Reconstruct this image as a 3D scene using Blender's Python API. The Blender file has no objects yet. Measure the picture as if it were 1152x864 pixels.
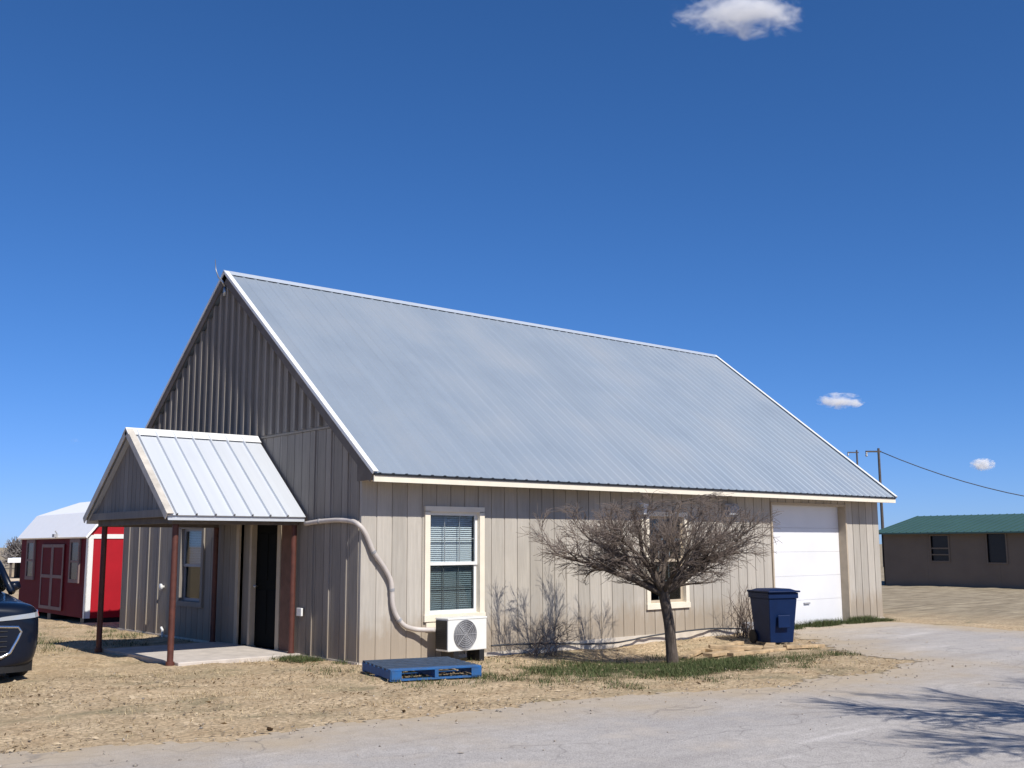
import bpy, math, random
import numpy as np
from mathutils import Vector, Matrix, noise
random.seed(7)
rng = np.random.default_rng(7)
R = math.radians
scene = bpy.context.scene
col = scene.collection

# ------------------------------------------------------------------ helpers
class MB:
    """collects polygons, links them as ONE mesh object"""
    def __init__(s):
        s.v = []; s.f = []; s.n = 0; s.sm = False
    def add(s, verts, faces):
        b = len(s.v)
        s.v.extend([tuple(float(q) for q in p) for p in verts])
        s.f.extend([tuple(i + b for i in f) for f in faces])
    def box(s, x0, x1, y0, y1, z0, z1):
        s.add([(x0,y0,z0),(x1,y0,z0),(x1,y1,z0),(x0,y1,z0),(x0,y0,z1),(x1,y0,z1),(x1,y1,z1),(x0,y1,z1)],
              [(0,3,2,1),(4,5,6,7),(0,1,5,4),(1,2,6,5),(2,3,7,6),(3,0,4,7)])
    def obox(s, o, a, b, c):
        o, a, b, c = (Vector(q) for q in (o, a, b, c))
        if a.cross(b).dot(c) < 0: a, b = b, a
        s.add([o, o+a, o+a+b, o+b, o+c, o+a+c, o+a+b+c, o+b+c],
              [(0,3,2,1),(4,5,6,7),(0,1,5,4),(1,2,6,5),(2,3,7,6),(3,0,4,7)])
    def hexa(s, p):   # eight corners: bottom ring, top ring
        s.add(p, [(0,3,2,1),(4,5,6,7),(0,1,5,4),(1,2,6,5),(2,3,7,6),(3,0,4,7)])
    def prism(s, ring, vec, cap=True):
        n = len(ring); vec = Vector(vec)
        v = [Vector(p) for p in ring] + [Vector(p)+vec for p in ring]
        f = [(i, (i+1) % n, n+(i+1) % n, n+i) for i in range(n)]
        if cap: f += [tuple(range(n))[::-1], tuple(range(n, 2*n))]
        s.add(v, f)
    def tube(s, pts, rad, sides=8, cap=True):
        pts = [Vector(p) for p in pts]
        if not hasattr(rad, '__len__'): rad = [rad]*len(pts)
        up = None; vs = []; n = len(pts)
        for i, p in enumerate(pts):
            t = (pts[min(i+1, n-1)] - pts[max(i-1, 0)])
            if t.length < 1e-9: t = Vector((0,0,1))
            t.normalize()
            if up is None:
                up = t.orthogonal().normalized()
            else:
                up = (up - t*up.dot(t))
                up = up.normalized() if up.length > 1e-6 else t.orthogonal().normalized()
            w = t.cross(up)
            for k in range(sides):
                a = 2*math.pi*k/sides
                vs.append(p + (up*math.cos(a) + w*math.sin(a))*rad[i])
        f = []
        for i in range(n-1):
            for k in range(sides):
                k2 = (k+1) % sides
                f.append((i*sides+k, i*sides+k2, (i+1)*sides+k2, (i+1)*sides+k))
        if cap:
            f.append(tuple(range(sides))[::-1]); f.append(tuple((n-1)*sides+k for k in range(sides)))
        s.add(vs, f)
    def lathe(s, prof, o, axis, sides=24):
        """prof: (radius, along) pairs around an axis from o"""
        o = Vector(o); ax = Vector(axis).normalized(); u = ax.orthogonal().normalized(); w = ax.cross(u)
        vs = []
        for r, h in prof:
            for k in range(sides):
                a = 2*math.pi*k/sides
                vs.append(o + ax*h + (u*math.cos(a)+w*math.sin(a))*r)
        f = []
        for i in range(len(prof)-1):
            for k in range(sides):
                k2 = (k+1) % sides
                f.append((i*sides+k, i*sides+k2, (i+1)*sides+k2, (i+1)*sides+k))
        f.append(tuple(range(sides))[::-1]); f.append(tuple((len(prof)-1)*sides+k for k in range(sides)))
        s.add(vs, f)
    def build(s, name, mat, parent=None, smooth=False, bevel=0, subsurf=0):
        me = bpy.data.meshes.new(name)
        me.from_pydata(s.v, [], s.f); me.update()
        if smooth: me.polygons.foreach_set('use_smooth', [True]*len(me.polygons))
        ob = bpy.data.objects.new(name, me); col.objects.link(ob)
        if mat: me.materials.append(mat)
        if parent: ob.parent = parent
        if bevel:
            m = ob.modifiers.new('Bevel', 'BEVEL'); m.width = bevel; m.segments = 2; m.limit_method = 'ANGLE'
        if subsurf:
            m = ob.modifiers.new('Sub', 'SUBSURF'); m.levels = subsurf; m.render_levels = subsurf
        return ob

def tag(o, label=None, cat=None, group=None, kind=None):
    if label: o['label'] = label
    if cat: o['category'] = cat
    if group: o['group'] = group
    if kind: o['kind'] = kind
    return o
def thing(name, label, cat, loc=(0,0,0), rz=0.0, group=None):
    o = bpy.data.objects.new(name, None); col.objects.link(o)
    o.location = loc; o.rotation_euler = (0, 0, rz); o.empty_display_size = .2
    return tag(o, label, cat, group)
def numpy_mesh(name, V, F, mat, smooth=False):
    me = bpy.data.meshes.new(name)
    nv, (nf, k) = len(V), F.shape
    me.vertices.add(nv); me.vertices.foreach_set('co', V.astype(np.float32).ravel())
    me.loops.add(nf*k); me.loops.foreach_set('vertex_index', F.astype(np.int32).ravel())
    me.polygons.add(nf); me.polygons.foreach_set('loop_start', np.arange(0, nf*k, k, dtype=np.int32))
    if smooth: me.polygons.foreach_set('use_smooth', np.ones(nf, bool))
    me.update(calc_edges=True); me.validate()
    ob = bpy.data.objects.new(name, me); col.objects.link(ob)
    if mat: me.materials.append(mat)
    return ob

# ------------------------------------------------------------------ materials
class NT:
    def __init__(s, name):
        s.m = bpy.data.materials.new(name); s.m.use_nodes = True
        s.t = s.m.node_tree; s.t.nodes.clear()
        s.out = s.n('ShaderNodeOutputMaterial'); s.b = s.n('ShaderNodeBsdfPrincipled')
        s.l(s.b.outputs[0], s.out.inputs['Surface'])
    def n(s, typ, **kw):
        nd = s.t.nodes.new(typ)
        for k, v in kw.items(): setattr(nd, k, v)
        return nd
    def l(s, a, b): s.t.links.new(a, b)
    def coord(s, scale=(1,1,1), kind='Object'):
        tc = s.n('ShaderNodeTexCoord'); mp = s.n('ShaderNodeMapping'); mp.inputs['Scale'].default_value = scale
        s.l(tc.outputs[kind], mp.inputs['Vector']); return mp.outputs[0]
    def pos(s):
        return s.n('ShaderNodeNewGeometry').outputs['Position']
    def noise(s, vec, scale, detail=4, rough=.55, dist=0):
        nd = s.n('ShaderNodeTexNoise'); nd.inputs['Scale'].default_value = scale
        nd.inputs['Detail'].default_value = detail; nd.inputs['Roughness'].default_value = rough
        nd.inputs['Distortion'].default_value = dist
        s.l(vec, nd.inputs['Vector']); return nd.outputs['Fac']
    def ramp(s, fac, stops):
        nd = s.n('ShaderNodeValToRGB'); cr = nd.color_ramp
        while len(cr.elements) < len(stops): cr.elements.new(.5)
        for e, (p, c) in zip(cr.elements, stops):
            e.position = p; e.color = (c, c, c, 1) if not hasattr(c, '__len__') else (*c, 1)
        s.l(fac, nd.inputs[0]); return nd.outputs[0]
    def mix(s, fac, a, b, mode='MIX'):
        nd = s.n('ShaderNodeMix', data_type='RGBA', blend_type=mode)
        for sock, v in ((nd.inputs[0], fac), (nd.inputs[6], a), (nd.inputs[7], b)):
            if hasattr(v, 'is_linked') or hasattr(v, 'links'): s.l(v, sock)
            elif hasattr(v, '__len__'): sock.default_value = (*v, 1)
            else: sock.default_value = v
        return nd.outputs[2]
    def math(s, op, a, b=None, c=None, clamp=False):
        nd = s.n('ShaderNodeMath', operation=op, use_clamp=clamp)
        for i, v in enumerate((a, b, c)):
            if v is None: continue
            if hasattr(v, 'links'): s.l(v, nd.inputs[i])
            else: nd.inputs[i].default_value = v
        return nd.outputs[0]
    def bump(s, h, strength=.3, dist=.01):
        nd = s.n('ShaderNodeBump'); nd.inputs['Strength'].default_value = strength; nd.inputs['Distance'].default_value = dist
        s.l(h, nd.inputs['Height']); s.l(nd.outputs[0], s.b.inputs['Normal'])
    def base(s, c):
        if hasattr(c, 'links'): s.l(c, s.b.inputs['Base Color'])
        else: s.b.inputs['Base Color'].default_value = (*c, 1)
    def set(s, rough=.6, metal=0, spec=.5):
        s.b.inputs['Roughness'].default_value = rough; s.b.inputs['Metallic'].default_value = metal
        s.b.inputs['Specular IOR Level'].default_value = spec; return s

def simple(name, c, rough=.6, metal=0, spec=.5, var=.12, scale=6, bump=0):
    t = NT(name).set(rough, metal, spec)
    v = t.coord()
    nz = t.noise(v, scale, 5)
    f = t.ramp(nz, [(.25, 1-var), (.75, 1+var)])
    t.base(t.mix(1.0, c, f, 'MULTIPLY'))
    if bump: t.bump(t.noise(v, scale*6, 3), bump, .005)
    return t.m

def siding_mat(name, c, dark, stain=.5):
    t = NT(name).set(.8, 0, .25)
    v = t.coord((9, 9, .55)); fine = t.coord((60, 60, 2.2)); big = t.coord()
    isl = t.n('ShaderNodeNewGeometry').outputs['Random Per Island']
    grain = t.noise(v, 2.2, 6, .65); fi = t.noise(fine, 1.5, 4)
    k = t.ramp(isl, [(0, .86), (1, 1.08)])
    c1 = t.mix(t.ramp(grain, [(.38, 0), (.75, .55)]), c, dark)
    c1 = t.mix(t.ramp(fi, [(.45, 0), (.8, .35)]), c1, dark)
    c1 = t.mix(1.0, c1, k, 'MULTIPLY')
    # splash dirt towards the foot of the boards, with a ragged edge
    z = t.n('ShaderNodeSeparateXYZ'); t.l(t.pos(), z.inputs[0])
    h = t.math('ADD', z.outputs[2], t.math('MULTIPLY', t.noise(t.coord((3, 3, 1.2)), 2.5, 5), -.7))
    sp = t.ramp(h, [(-.0, stain), (.34, 0)])
    c1 = t.mix(sp, c1, (.30, .235, .165))
    bl = t.noise(big, 1.1, 4)
    c1 = t.mix(t.ramp(bl, [(.5, 0), (.72, .22)]), c1, dark)
    t.base(c1)
    t.bump(t.math('ADD', grain, t.math('MULTIPLY', fi, .6)), .35, .006)
    return t.m

M = {}
M['siding'] = siding_mat('beige_siding', (.462, .425, .37), (.285, .258, .222), .65)
M['weathered_shaded'] = siding_mat('shaded_weathered_siding', (.30, .27, .235), (.165, .148, .13), .5)  # weathered boards, colour also lowered for the shade on the gable
M['cream'] = simple('cream_trim', (.76, .69, .56), .55, var=.07, scale=4)
M['white'] = simple('white_paint', (.72, .72, .70), .45, var=.05, scale=3)
M['dooredge'] = simple('garage_door_paint', (.70, .70, .71), .4, var=.05, scale=1.2)
M['tantrim'] = simple('tan_trim', (.42, .35, .26), .6)
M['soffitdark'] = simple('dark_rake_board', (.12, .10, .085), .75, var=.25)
M['soffit'] = simple('soffit_paint', (.45, .39, .33), .7)
M['doordark'] = simple('dark_door', (.004, .005, .005), .8, 0, .1)
M['rust'] = simple('rust_red_post', (.088, .027, .018), .6, var=.35, scale=9)
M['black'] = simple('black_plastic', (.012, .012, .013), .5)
M['rubber'] = simple('rubber', (.018, .018, .018), .8)
M['steel'] = simple('steel', (.42, .43, .44), .35, .8)
M['grey'] = simple('grey_plastic', (.30, .30, .31), .5)
M['interior'] = simple('interior', (.06, .055, .05), .9)
M['acwhite'] = simple('ac_white', (.74, .74, .70), .4, var=.04)
M['duct'] = simple('line_cover', (.52, .47, .43), .55, var=.15)
M['conc'] = simple('concrete', (.50, .45, .40), .85, var=.18, scale=5, bump=.3)
M['found'] = simple('painted_foundation', (.56, .50, .42), .85, var=.15, scale=4, bump=.3)
M['hose'] = simple('dark_hose', (.05, .052, .058), .6)
M['plankwood'] = simple('pale_lumber', (.40, .29, .17), .8, var=.45, scale=7)
M['pole'] = simple('pole_wood', (.085, .07, .06), .85, var=.3)
M['wire'] = simple('wire', (.03, .03, .035), .6)
M['green_roof'] = simple('green_metal', (.045, .10, .085), .5, .0, var=.08, scale=.8)
M['brown_wall'] = simple('brown_wall', (.17, .13, .095), .8, var=.1, scale=1.2)
M['blind'] = simple('blind_slat', (.60, .64, .66), .6, var=.03)
M['chrome'] = simple('chrome', (.62, .64, .66), .18, 1.0, var=.02)
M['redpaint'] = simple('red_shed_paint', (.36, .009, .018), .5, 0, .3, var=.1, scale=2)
M['redpaint_shade'] = simple('shaded_red_shed_paint', (.105, .007, .013), .7, 0, .12, var=.14, scale=3)  # darker copy of the shed red, shade of the side painted in
M['shed_trim'] = simple('shed_trim_paint', (.20, .145, .14), .7, 0, .15)
M['shed_roof'] = simple('shed_roof_white', (.86, .86, .86), .45, .0, var=.03)
M['tan_body'] = simple('tan_paint', (.52, .45, .35), .6)

def blue_wood():
    t = NT('blue_painted_wood').set(.6, 0, .4)
    v = t.coord((3, 30, 3)); g = t.noise(v, 2, 5, .65)
    c = t.mix(t.ramp(g, [(.35, 0), (.7, .75)]), (.012, .115, .34), (.035, .06, .10))
    c = t.mix(t.ramp(t.noise(t.coord(), 9, 6, .7), [(.6, 0), (.72, .6)]), c, (.16, .13, .10))
    t.base(c); t.bump(g, .4, .006); return t.m
M['blue_wood'] = blue_wood()
M['blue_deck'] = simple('worn_deck_paint', (.022, .045, .085), .65, var=.45, scale=14)
M['bin'] = simple('blue_bin_plastic', (.003, .016, .066), .5, 0, .2, var=.18, scale=5)

def metal_roof(name, c, metal, rough, dirt, axis):
    t = NT(name).set(rough, metal, .5)
    sc = (7, .18, .18) if axis == 'x' else (.18, 7, .18)
    st = t.noise(t.coord(sc), 1.0, 4, .6); bl = t.noise(t.coord((.5, .5, .5)), 1.3, 5)
    k = t.ramp(st, [(.3, .95), (.7, 1.03)])
    cc = t.mix(1.0, c, k, 'MULTIPLY')
    cc = t.mix(t.ramp(bl, [(.45, 0), (.75, dirt)]), cc, (.34, .33, .33))
    t.base(cc)
    t.l(t.ramp(bl, [(.3, rough-.05), (.7, rough+.1)]), t.b.inputs['Roughness'])
    t.bump(t.noise(t.coord((2.5, .6, .6) if axis == 'x' else (.6, 2.5, .6)), 1.5, 2), .12, .02)
    return t.m
M['roof'] = metal_roof('galvalume_roof', (.33, .388, .45), .48, .5, .3, 'x')
M['porch_roof'] = metal_roof('bright_galvanised_roof', (.55, .58, .62), .2, .5, .12, 'x')

def glass_mat(name, tint, refl=1.0):
    t = NT(name); t.t.nodes.remove(t.b)
    lw = t.n('ShaderNodeLayerWeight'); lw.inputs['Blend'].default_value = .5
    gl = t.n('ShaderNodeBsdfGlossy'); gl.inputs['Roughness'].default_value = .02
    tr = t.n('ShaderNodeBsdfTransparent'); tr.inputs['Color'].default_value = (*tint, 1)
    mx = t.n('ShaderNodeMixShader')
    f = t.math('MULTIPLY_ADD', t.math('POWER', lw.outputs['Facing'], 5.0), .75, .05*refl, clamp=True)
    t.l(f, mx.inputs[0]); t.l(tr.outputs[0], mx.inputs[1]); t.l(gl.outputs[0], mx.inputs[2])
    t.l(mx.outputs[0], t.out.inputs['Surface']); return t.m
M['glass'] = glass_mat('window_glass', (.93, .96, .97))
M['screen_glass'] = glass_mat('screened_glass', (.66, .71, .72))
M['carglass'] = glass_mat('car_glass', (.10, .12, .12), 1.0)
M['shedglass'] = simple('dark_pane', (.012, .014, .018), .25, 0, .35)

def car_paint():
    t = NT('dark_blue_car_paint').set(.35, 0, .2)
    t.base(t.mix(t.ramp(t.noise(t.coord(), 3, 4), [(.3, 0), (.8, 1)]), (.002, .005, .014), (.003, .007, .018)))
    t.b.inputs['Coat Weight'].default_value = .35; t.b.inputs['Coat Roughness'].default_value = .03
    return t.m
M['car'] = car_paint()
def lamp_mat():
    t = NT('headlight_lens').set(.12, 0, .8); t.base((.34, .36, .38)); t.b.inputs['Coat Weight'].default_value = 1; return t.m
M['lens'] = lamp_mat()
def bark():
    t = NT('bark').set(.9, 0, .2)
    g = t.noise(t.coord((14, 14, 3)), 2.0, 6, .7)
    t.base(t.ramp(g, [(.3, (.045, .034, .027)), (.55, (.12, .095, .078)), (.8, (.22, .19, .165))]))
    t.bump(g, .8, .02); return t.m
M['bark'] = bark()
M['twig'] = simple('twig_bark', (.165, .128, .106), .85, var=.4, scale=5)

def blade_mat(name, cols):
    t = NT(name).set(.75, 0, .2)
    isl = t.n('ShaderNodeNewGeometry').outputs['Random Per Island']
    n = len(cols)
    t.base(t.ramp(isl, [(i/(n-1), c) for i, c in enumerate(cols)])); return t.m
M['straw'] = blade_mat('dry_straw', [(.30, .22, .12), (.50, .39, .23), (.42, .34, .20), (.22, .17, .10), (.58, .47, .30)])
M['greenblade'] = blade_mat('green_blades', [(.045, .075, .022), (.075, .105, .035), (.10, .11, .045), (.035, .055, .02), (.14, .13, .06)])
M['pebble'] = blade_mat('pebbles', [(.20, .18, .16), (.40, .35, .29), (.30, .26, .22), (.46, .41, .35)])
M['crown_far'] = blade_mat('far_twigs', [(.16, .145, .14), (.22, .20, .19), (.12, .11, .10)])

# ------------------------------------------------------------------ terrain heights
def gz_np(x, y):
    x = np.asarray(x, float); y = np.asarray(y, float)
    z = -.17*np.exp(-(((x-4.6)/2.6)**2 + ((y+1.5)/1.5)**2))
    z += -.06*np.exp(-(((x-7.8)/1.6)**2 + ((y+1.0)/1.0)**2))
    z += -.03*np.exp(-(((x+3.2)/1.5)**2 + ((y-3)/2.5)**2))
    z += -.07*np.clip((y-9.5)/3, 0, 1)
    d = np.hypot(x-20, y)
    z += .10*np.sin(x*.11+.6)*np.cos(y*.09)*np.clip((x-16)/12, 0, 1)
    return z
def gz(x, y): return float(gz_np(x, y))
def bumps(x, y):
    return (noise.noise(Vector((x*.9, y*.9, 3.1)))*.034 + noise.noise(Vector((x*2.6, y*2.6, 9.7)))*.022 + noise.noise(Vector((x*6, y*6, 1.7)))*.008)

PAVE = [(-70,-1.0),(-14,-2.9),(-5.7,-3.75),(-3.65,-4.25),(-.6,-4.45),(1.3,-4.95),(2.4,-5.3),(4.7,-5.35),(5.9,-5.0),(6.2,-4.2),(6.45,-3.7),(7.5,-2.6),(8.9,-1.15),(9.5,-.30),
        (12.6,-.22),(12.95,-.7),(12.5,-3.7),(11.6,-10),(10.5,-40),(-70,-40)]
def sd_poly(x, y, poly=PAVE):
    x = np.asarray(x, float); y = np.asarray(y, float)
    d = np.full(x.shape, 1e9); ins = np.zeros(x.shape, bool); n = len(poly)
    for i in range(n):
        ax, ay = poly[i]; bx, by = poly[(i+1) % n]
        ex, ey = bx-ax, by-ay
        t = np.clip(((x-ax)*ex+(y-ay)*ey)/(ex*ex+ey*ey), 0, 1)
        d = np.minimum(d, np.hypot(x-ax-t*ex, y-ay-t*ey))
        c = ((ay > y) != (by > y)) & (x < (bx-ax)*(y-ay)/(by-ay+1e-12)+ax)
        ins ^= c
    return np.where(ins, -d, d)

def axis_vals(lo, hi, step, far):
    a = list(np.arange(lo, hi+1e-6, step)); s = step; v = hi; r = []
    while v < far: s *= 1.22; v += s; r.append(v)
    s = step; v = lo; l = []
    while v > -far: s *= 1.22; v -= s; l.append(v)
    return np.array(l[::-1]+a+r)
def build_ground():
    xs = axis_vals(-9, 14, .14, 3000); ys = axis_vals(-9.5, 13, .14, 3000)
    X, Y = np.meshgrid(xs, ys, indexing='ij')
    Z = gz_np(X, Y)
    sd = sd_poly(X, Y)
    W = np.clip((sd-.3)/.7, 0, 1)
    nb = np.array([bumps(x, y) if abs(x) < 60 and abs(y) < 60 else 0 for x, y in zip(X.ravel(), Y.ravel())]).reshape(X.shape)
    Z = Z + nb*W - .001*(1-W)
    inside = (X > .1) & (X < 13.5) & (Y > .1) & (Y < 8.8)
    Z = np.where(inside, np.minimum(Z, -.02), Z)
    nx, ny = X.shape
    V = np.stack([X, Y, Z], -1).reshape(-1, 3)
    i = np.arange((nx-1)*(ny-1)); a = (i//(ny-1))*ny + i % (ny-1)
    F = np.stack([a, a+ny, a+ny+1, a+1], 1)
    t = NT('ground_dirt').set(.95, 0, .15)
    p = t.pos()
    def pn(scale, sc, detail=5, rough=.6, dist=0):
        mp = t.n('ShaderNodeMapping'); mp.inputs['Scale'].default_value = sc; t.l(p, mp.inputs['Vector'])
        return t.noise(mp.outputs[0], scale, detail, rough, dist)
    big = pn(.45, (1,1,1), 5); mid = pn(2.2, (1,1,1), 6, .65, .4); fine = pn(18, (1,1,1), 5, .7); speck = pn(60, (1,1,1), 3, .6)
    c = t.mix(t.ramp(mid, [(.3, 0), (.65, 1)]), (.46, .325, .19), (.72, .56, .365))
    c = t.mix(t.ramp(big, [(.45, 0), (.65, .6)]), c, (.46, .365, .235))
    c = t.mix(t.ramp(fine, [(.42, .7), (.60, 0)]), c, (.22, .165, .10))
    c = t.mix(t.ramp(speck, [(.58, 0), (.75, .6)]), c, (.62, .53, .40))
    ol = pn(.8, (1, 1.6, 1), 6, .68, .6)
    c = t.mix(t.ramp(ol, [(.54, 0), (.66, .7)]), c, (.215, .19, .115))
    # dark turf under the bare tree, a patch with its own ragged outline
    sx = t.n('ShaderNodeSeparateXYZ'); t.l(p, sx.inputs[0])
    def ell(cx, cy, rx, ry):
        ex = t.math('DIVIDE', t.math('SUBTRACT', sx.outputs[0], cx), rx); ey = t.math('DIVIDE', t.math('SUBTRACT', sx.outputs[1], cy), ry)
        return t.math('SQRT', t.math('ADD', t.math('MULTIPLY', ex, ex), t.math('MULTIPLY', ey, ey)))
    e = t.math('ADD', ell(3.5, -2.7, 2.6, 1.45), t.math('MULTIPLY_ADD', mid, .9, -.45))
    c = t.mix(t.ramp(e, [(.55, .9), (1.0, 0)]), c, t.mix(fine, (.03, .042, .016), (.085, .09, .04)))
    # pale field beyond
    fx = t.ramp(t.math('ADD', t.math('MULTIPLY', sx.outputs[0], .1), t.math('MULTIPLY', big, .4)), [(.0, 0), (.0, 0)]) if False else None
    fld = t.math('MULTIPLY_ADD', sx.outputs[0], .25, -3.3, clamp=True)
    gr = pn(1.6, (.5, 2.2, 1), 6, .65)
    cf = t.mix(t.ramp(gr, [(.3, 0), (.7, 1)]), (.17, .135, .09), (.44, .37, .26))
    c = t.mix(fld, c, cf)
    t.base(c)
    t.bump(t.math('ADD', fine, t.math('MULTIPLY', speck, .5)), .9, .025)
    o = numpy_mesh('ground', V, F, t.m, True)
    tag(o, kind='structure'); return o
build_ground()

def pave_z(x, y): return gz_np(x, y) + .006
def build_road():
    st = .09
    xs = np.arange(-14, 14+1e-6, st); ys = np.arange(-12.5, .2, st)
    X, Y = np.meshgrid(xs, ys, indexing='ij')
    cx = (X[:-1,:-1]+X[1:,1:])/2; cy = (Y[:-1,:-1]+Y[1:,1:])/2
    nn = np.array([noise.noise(Vector((x*1.1, y*1.1, 0)))*.28 + noise.noise(Vector((x*3.7, y*3.7, 5)))*.16 + noise.noise(Vector((x*9, y*9, 2)))*.10 for x, y in zip(cx.ravel(), cy.ravel())]).reshape(cx.shape)
    amp = np.where((cx > 9.3) & (cy > -.8), .15, 1.0)
    keep = sd_poly(cx, cy) + nn*amp < 0
    nx, ny = X.shape
    Z = pave_z(X, Y) + .005*np.sin(X*1.3)*np.cos(Y*1.7)*0
    V = np.stack([X, Y, Z], -1).reshape(-1, 3)
    ii, jj = np.nonzero(keep); a = ii*ny+jj
    F = np.stack([a, a+ny, a+ny+1, a+1], 1)
    used = np.unique(F); remap = np.full(len(V), -1); remap[used] = np.arange(len(used))
    V = V[used]; F = remap[F]
    # the plain stretches out to where the photo cannot see
    ex = []
    def quad(x0, x1, y0, y1): ex.append([(x0,y0,.008),(x1,y0,.008),(x1,y1,.008),(x0,y1,.008)])
    quad(-70, -14, -40, -3.3); quad(-14, 10.5, -40, -12.5)
    for q in ex:
        b = len(V); V = np.vstack([V, np.array(q)]); F = np.vstack([F, [[b, b+1, b+2, b+3]]])
    t = NT('worn_asphalt').set(.9, 0, .3)
    p = t.pos()
    def pn(scale, sc, detail=5, rough=.6, dist=0):
        mp = t.n('ShaderNodeMapping'); mp.inputs['Scale'].default_value = sc; mp.inputs['Rotation'].default_value = (0,0,R(6)); t.l(p, mp.inputs['Vector'])
        return t.noise(mp.outputs[0], scale, detail, rough, dist)
    st1 = pn(1.0, (.35, 1.6, 1), 5, .6, .5); ag = pn(70, (1,1,1), 3, .7); md = pn(6, (1,1,1), 6, .7)
    c = t.mix(t.ramp(st1, [(.3, 0), (.72, 1)]), (.39, .36, .335), (.52, .485, .448))
    c = t.mix(t.ramp(md, [(.35, .55), (.6, 0)]), c, (.325, .298, .272))
    c = t.mix(t.ramp(pn(.55, (.3, 2.0, 1), 4, .6, .8), [(.5, 0), (.68, .5)]), c, (.315, .295, .285))
    c = t.mix(t.ramp(st1, [(.62, 0), (.72, .75)]), c, (.62, .58, .55))
    c = t.mix(t.ramp(ag, [(.35, .55), (.55, 0), (.7, .4)]), c, t.mix(t.ramp(ag, [(.45, 0), (.55, 1)]), (.21, .195, .19), (.60, .57, .55)))
    # dust blown on from the dirt
    du = pn(.9, (1, 1, 1), 5, .6)
    c = t.mix(t.ramp(du, [(.55, 0), (.75, .55)]), c, (.54, .46, .37))
    at = t.n('ShaderNodeAttribute', attribute_name='edge')
    ed = t.math('ADD', t.math('MULTIPLY', at.outputs['Fac'], 1.0), t.math('MULTIPLY_ADD', du, 1.6, -.8))
    c = t.mix(t.ramp(ed, [(.0, .85), (.75, 0)]), c, t.mix(md, (.36, .28, .19), (.52, .43, .31)))
    # cracks
    vo = t.n('ShaderNodeTexVoronoi', feature='DISTANCE_TO_EDGE'); vo.inputs['Scale'].default_value = .55
    mp = t.n('ShaderNodeMapping'); mp.inputs['Scale'].default_value = (.6, 1.4, 1)
    ad = t.n('ShaderNodeVectorMath', operation='ADD'); nz = t.n('ShaderNodeTexNoise'); nz.inputs['Scale'].default_value = 1.5; t.l(p, nz.inputs['Vector'])
    t.l(p, ad.inputs[0]); t.l(nz.outputs['Color'], ad.inputs[1]); t.l(ad.outputs[0], mp.inputs['Vector']); t.l(mp.outputs[0], vo.inputs['Vector'])
    ck = t.math('MULTIPLY', t.ramp(vo.outputs['Distance'], [(.0, 1), (.010, 0)]), t.ramp(du, [(.45, 1), (.6, 0)]))
    c = t.mix(t.math('MULTIPLY', ck, .5), c, (.16, .145, .135))
    t.base(c); t.bump(t.math('ADD', ag, t.math('MULTIPLY', md, .6)), .8, .012)
    o = numpy_mesh('road', V, F, t.m)
    av = o.data.attributes.new('edge', 'FLOAT', 'POINT'); av.data.foreach_set('value', np.clip(-sd_poly(V[:, 0], V[:, 1]), 0, 5).astype(np.float32)/2.2)
    tag(o, kind='structure'); return o
build_road()

# porch slab
sl = MB(); sl.box(-1.94, -.01, 1.58, 4.40, -.1, .045)
tag(sl.build('pavement', M['conc'], bevel=.012), kind='structure')

# ------------------------------------------------------------------ the barn
L, W, H = 13.64, 8.886, 2.575
OV, GL, GR = .449, .10, .03
EZ, RZ = 2.66, 6.49
SL = (RZ-EZ)/(W/2+OV)
barn = thing('metal_roof_barn', 'beige wooden workshop barn with steep grey metal roof and small front porch', 'barn')

def siding(mb, mp, s0, s1, zb, ztop, openings, bw, groove, gd=.012, th=.05):
    """vertical grooved boards; mp(s, d, z) maps to space, d = outwards"""
    cuts = [s0]; s = s0
    while s < s1-1e-4: s = min(s+bw, s1); cuts.append(s)
    cuts = [c for c in cuts]
    for a, b in zip(cuts[:-1], cuts[1:]):
        for (u, v, d) in ((a+groove/2, b-groove/2, 0.0), (b-groove/2, b+groove/2, -gd)):
            v = min(v, s1)
            if v-u < 1e-4: continue
            xs = sorted({u, v, *[q for o in openings for q in o[:2] if u < q < v]})
            for p, q in zip(xs[:-1], xs[1:]):
                m = (p+q)/2
                iv = [(zb, None)]
                for (o0, o1, oz0, oz1) in openings:
                    if o0 < m < o1:
                        nx = []
                        for (z0, z1) in iv:
                            if z1 is None:
                                if oz0 > z0+1e-4: nx.append((z0, oz0))
                                nx.append((oz1, None))
                            else: nx.append((z0, z1))
                        iv = nx
                for (z0, z1) in iv:
                    za = ztop(p) if z1 is None else z1; zc = ztop(q) if z1 is None else z1
                    if max(za, zc) - z0 < 1e-3: continue
                    za = max(za, z0); zc = max(zc, z0)
                    e = d-th
                    mb.hexa([mp(p,d,z0), mp(q,d,z0), mp(q,e,z0), mp(p,e,z0), mp(p,d,za), mp(q,d,zc), mp(q,e,zc), mp(p,e,za)])

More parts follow.
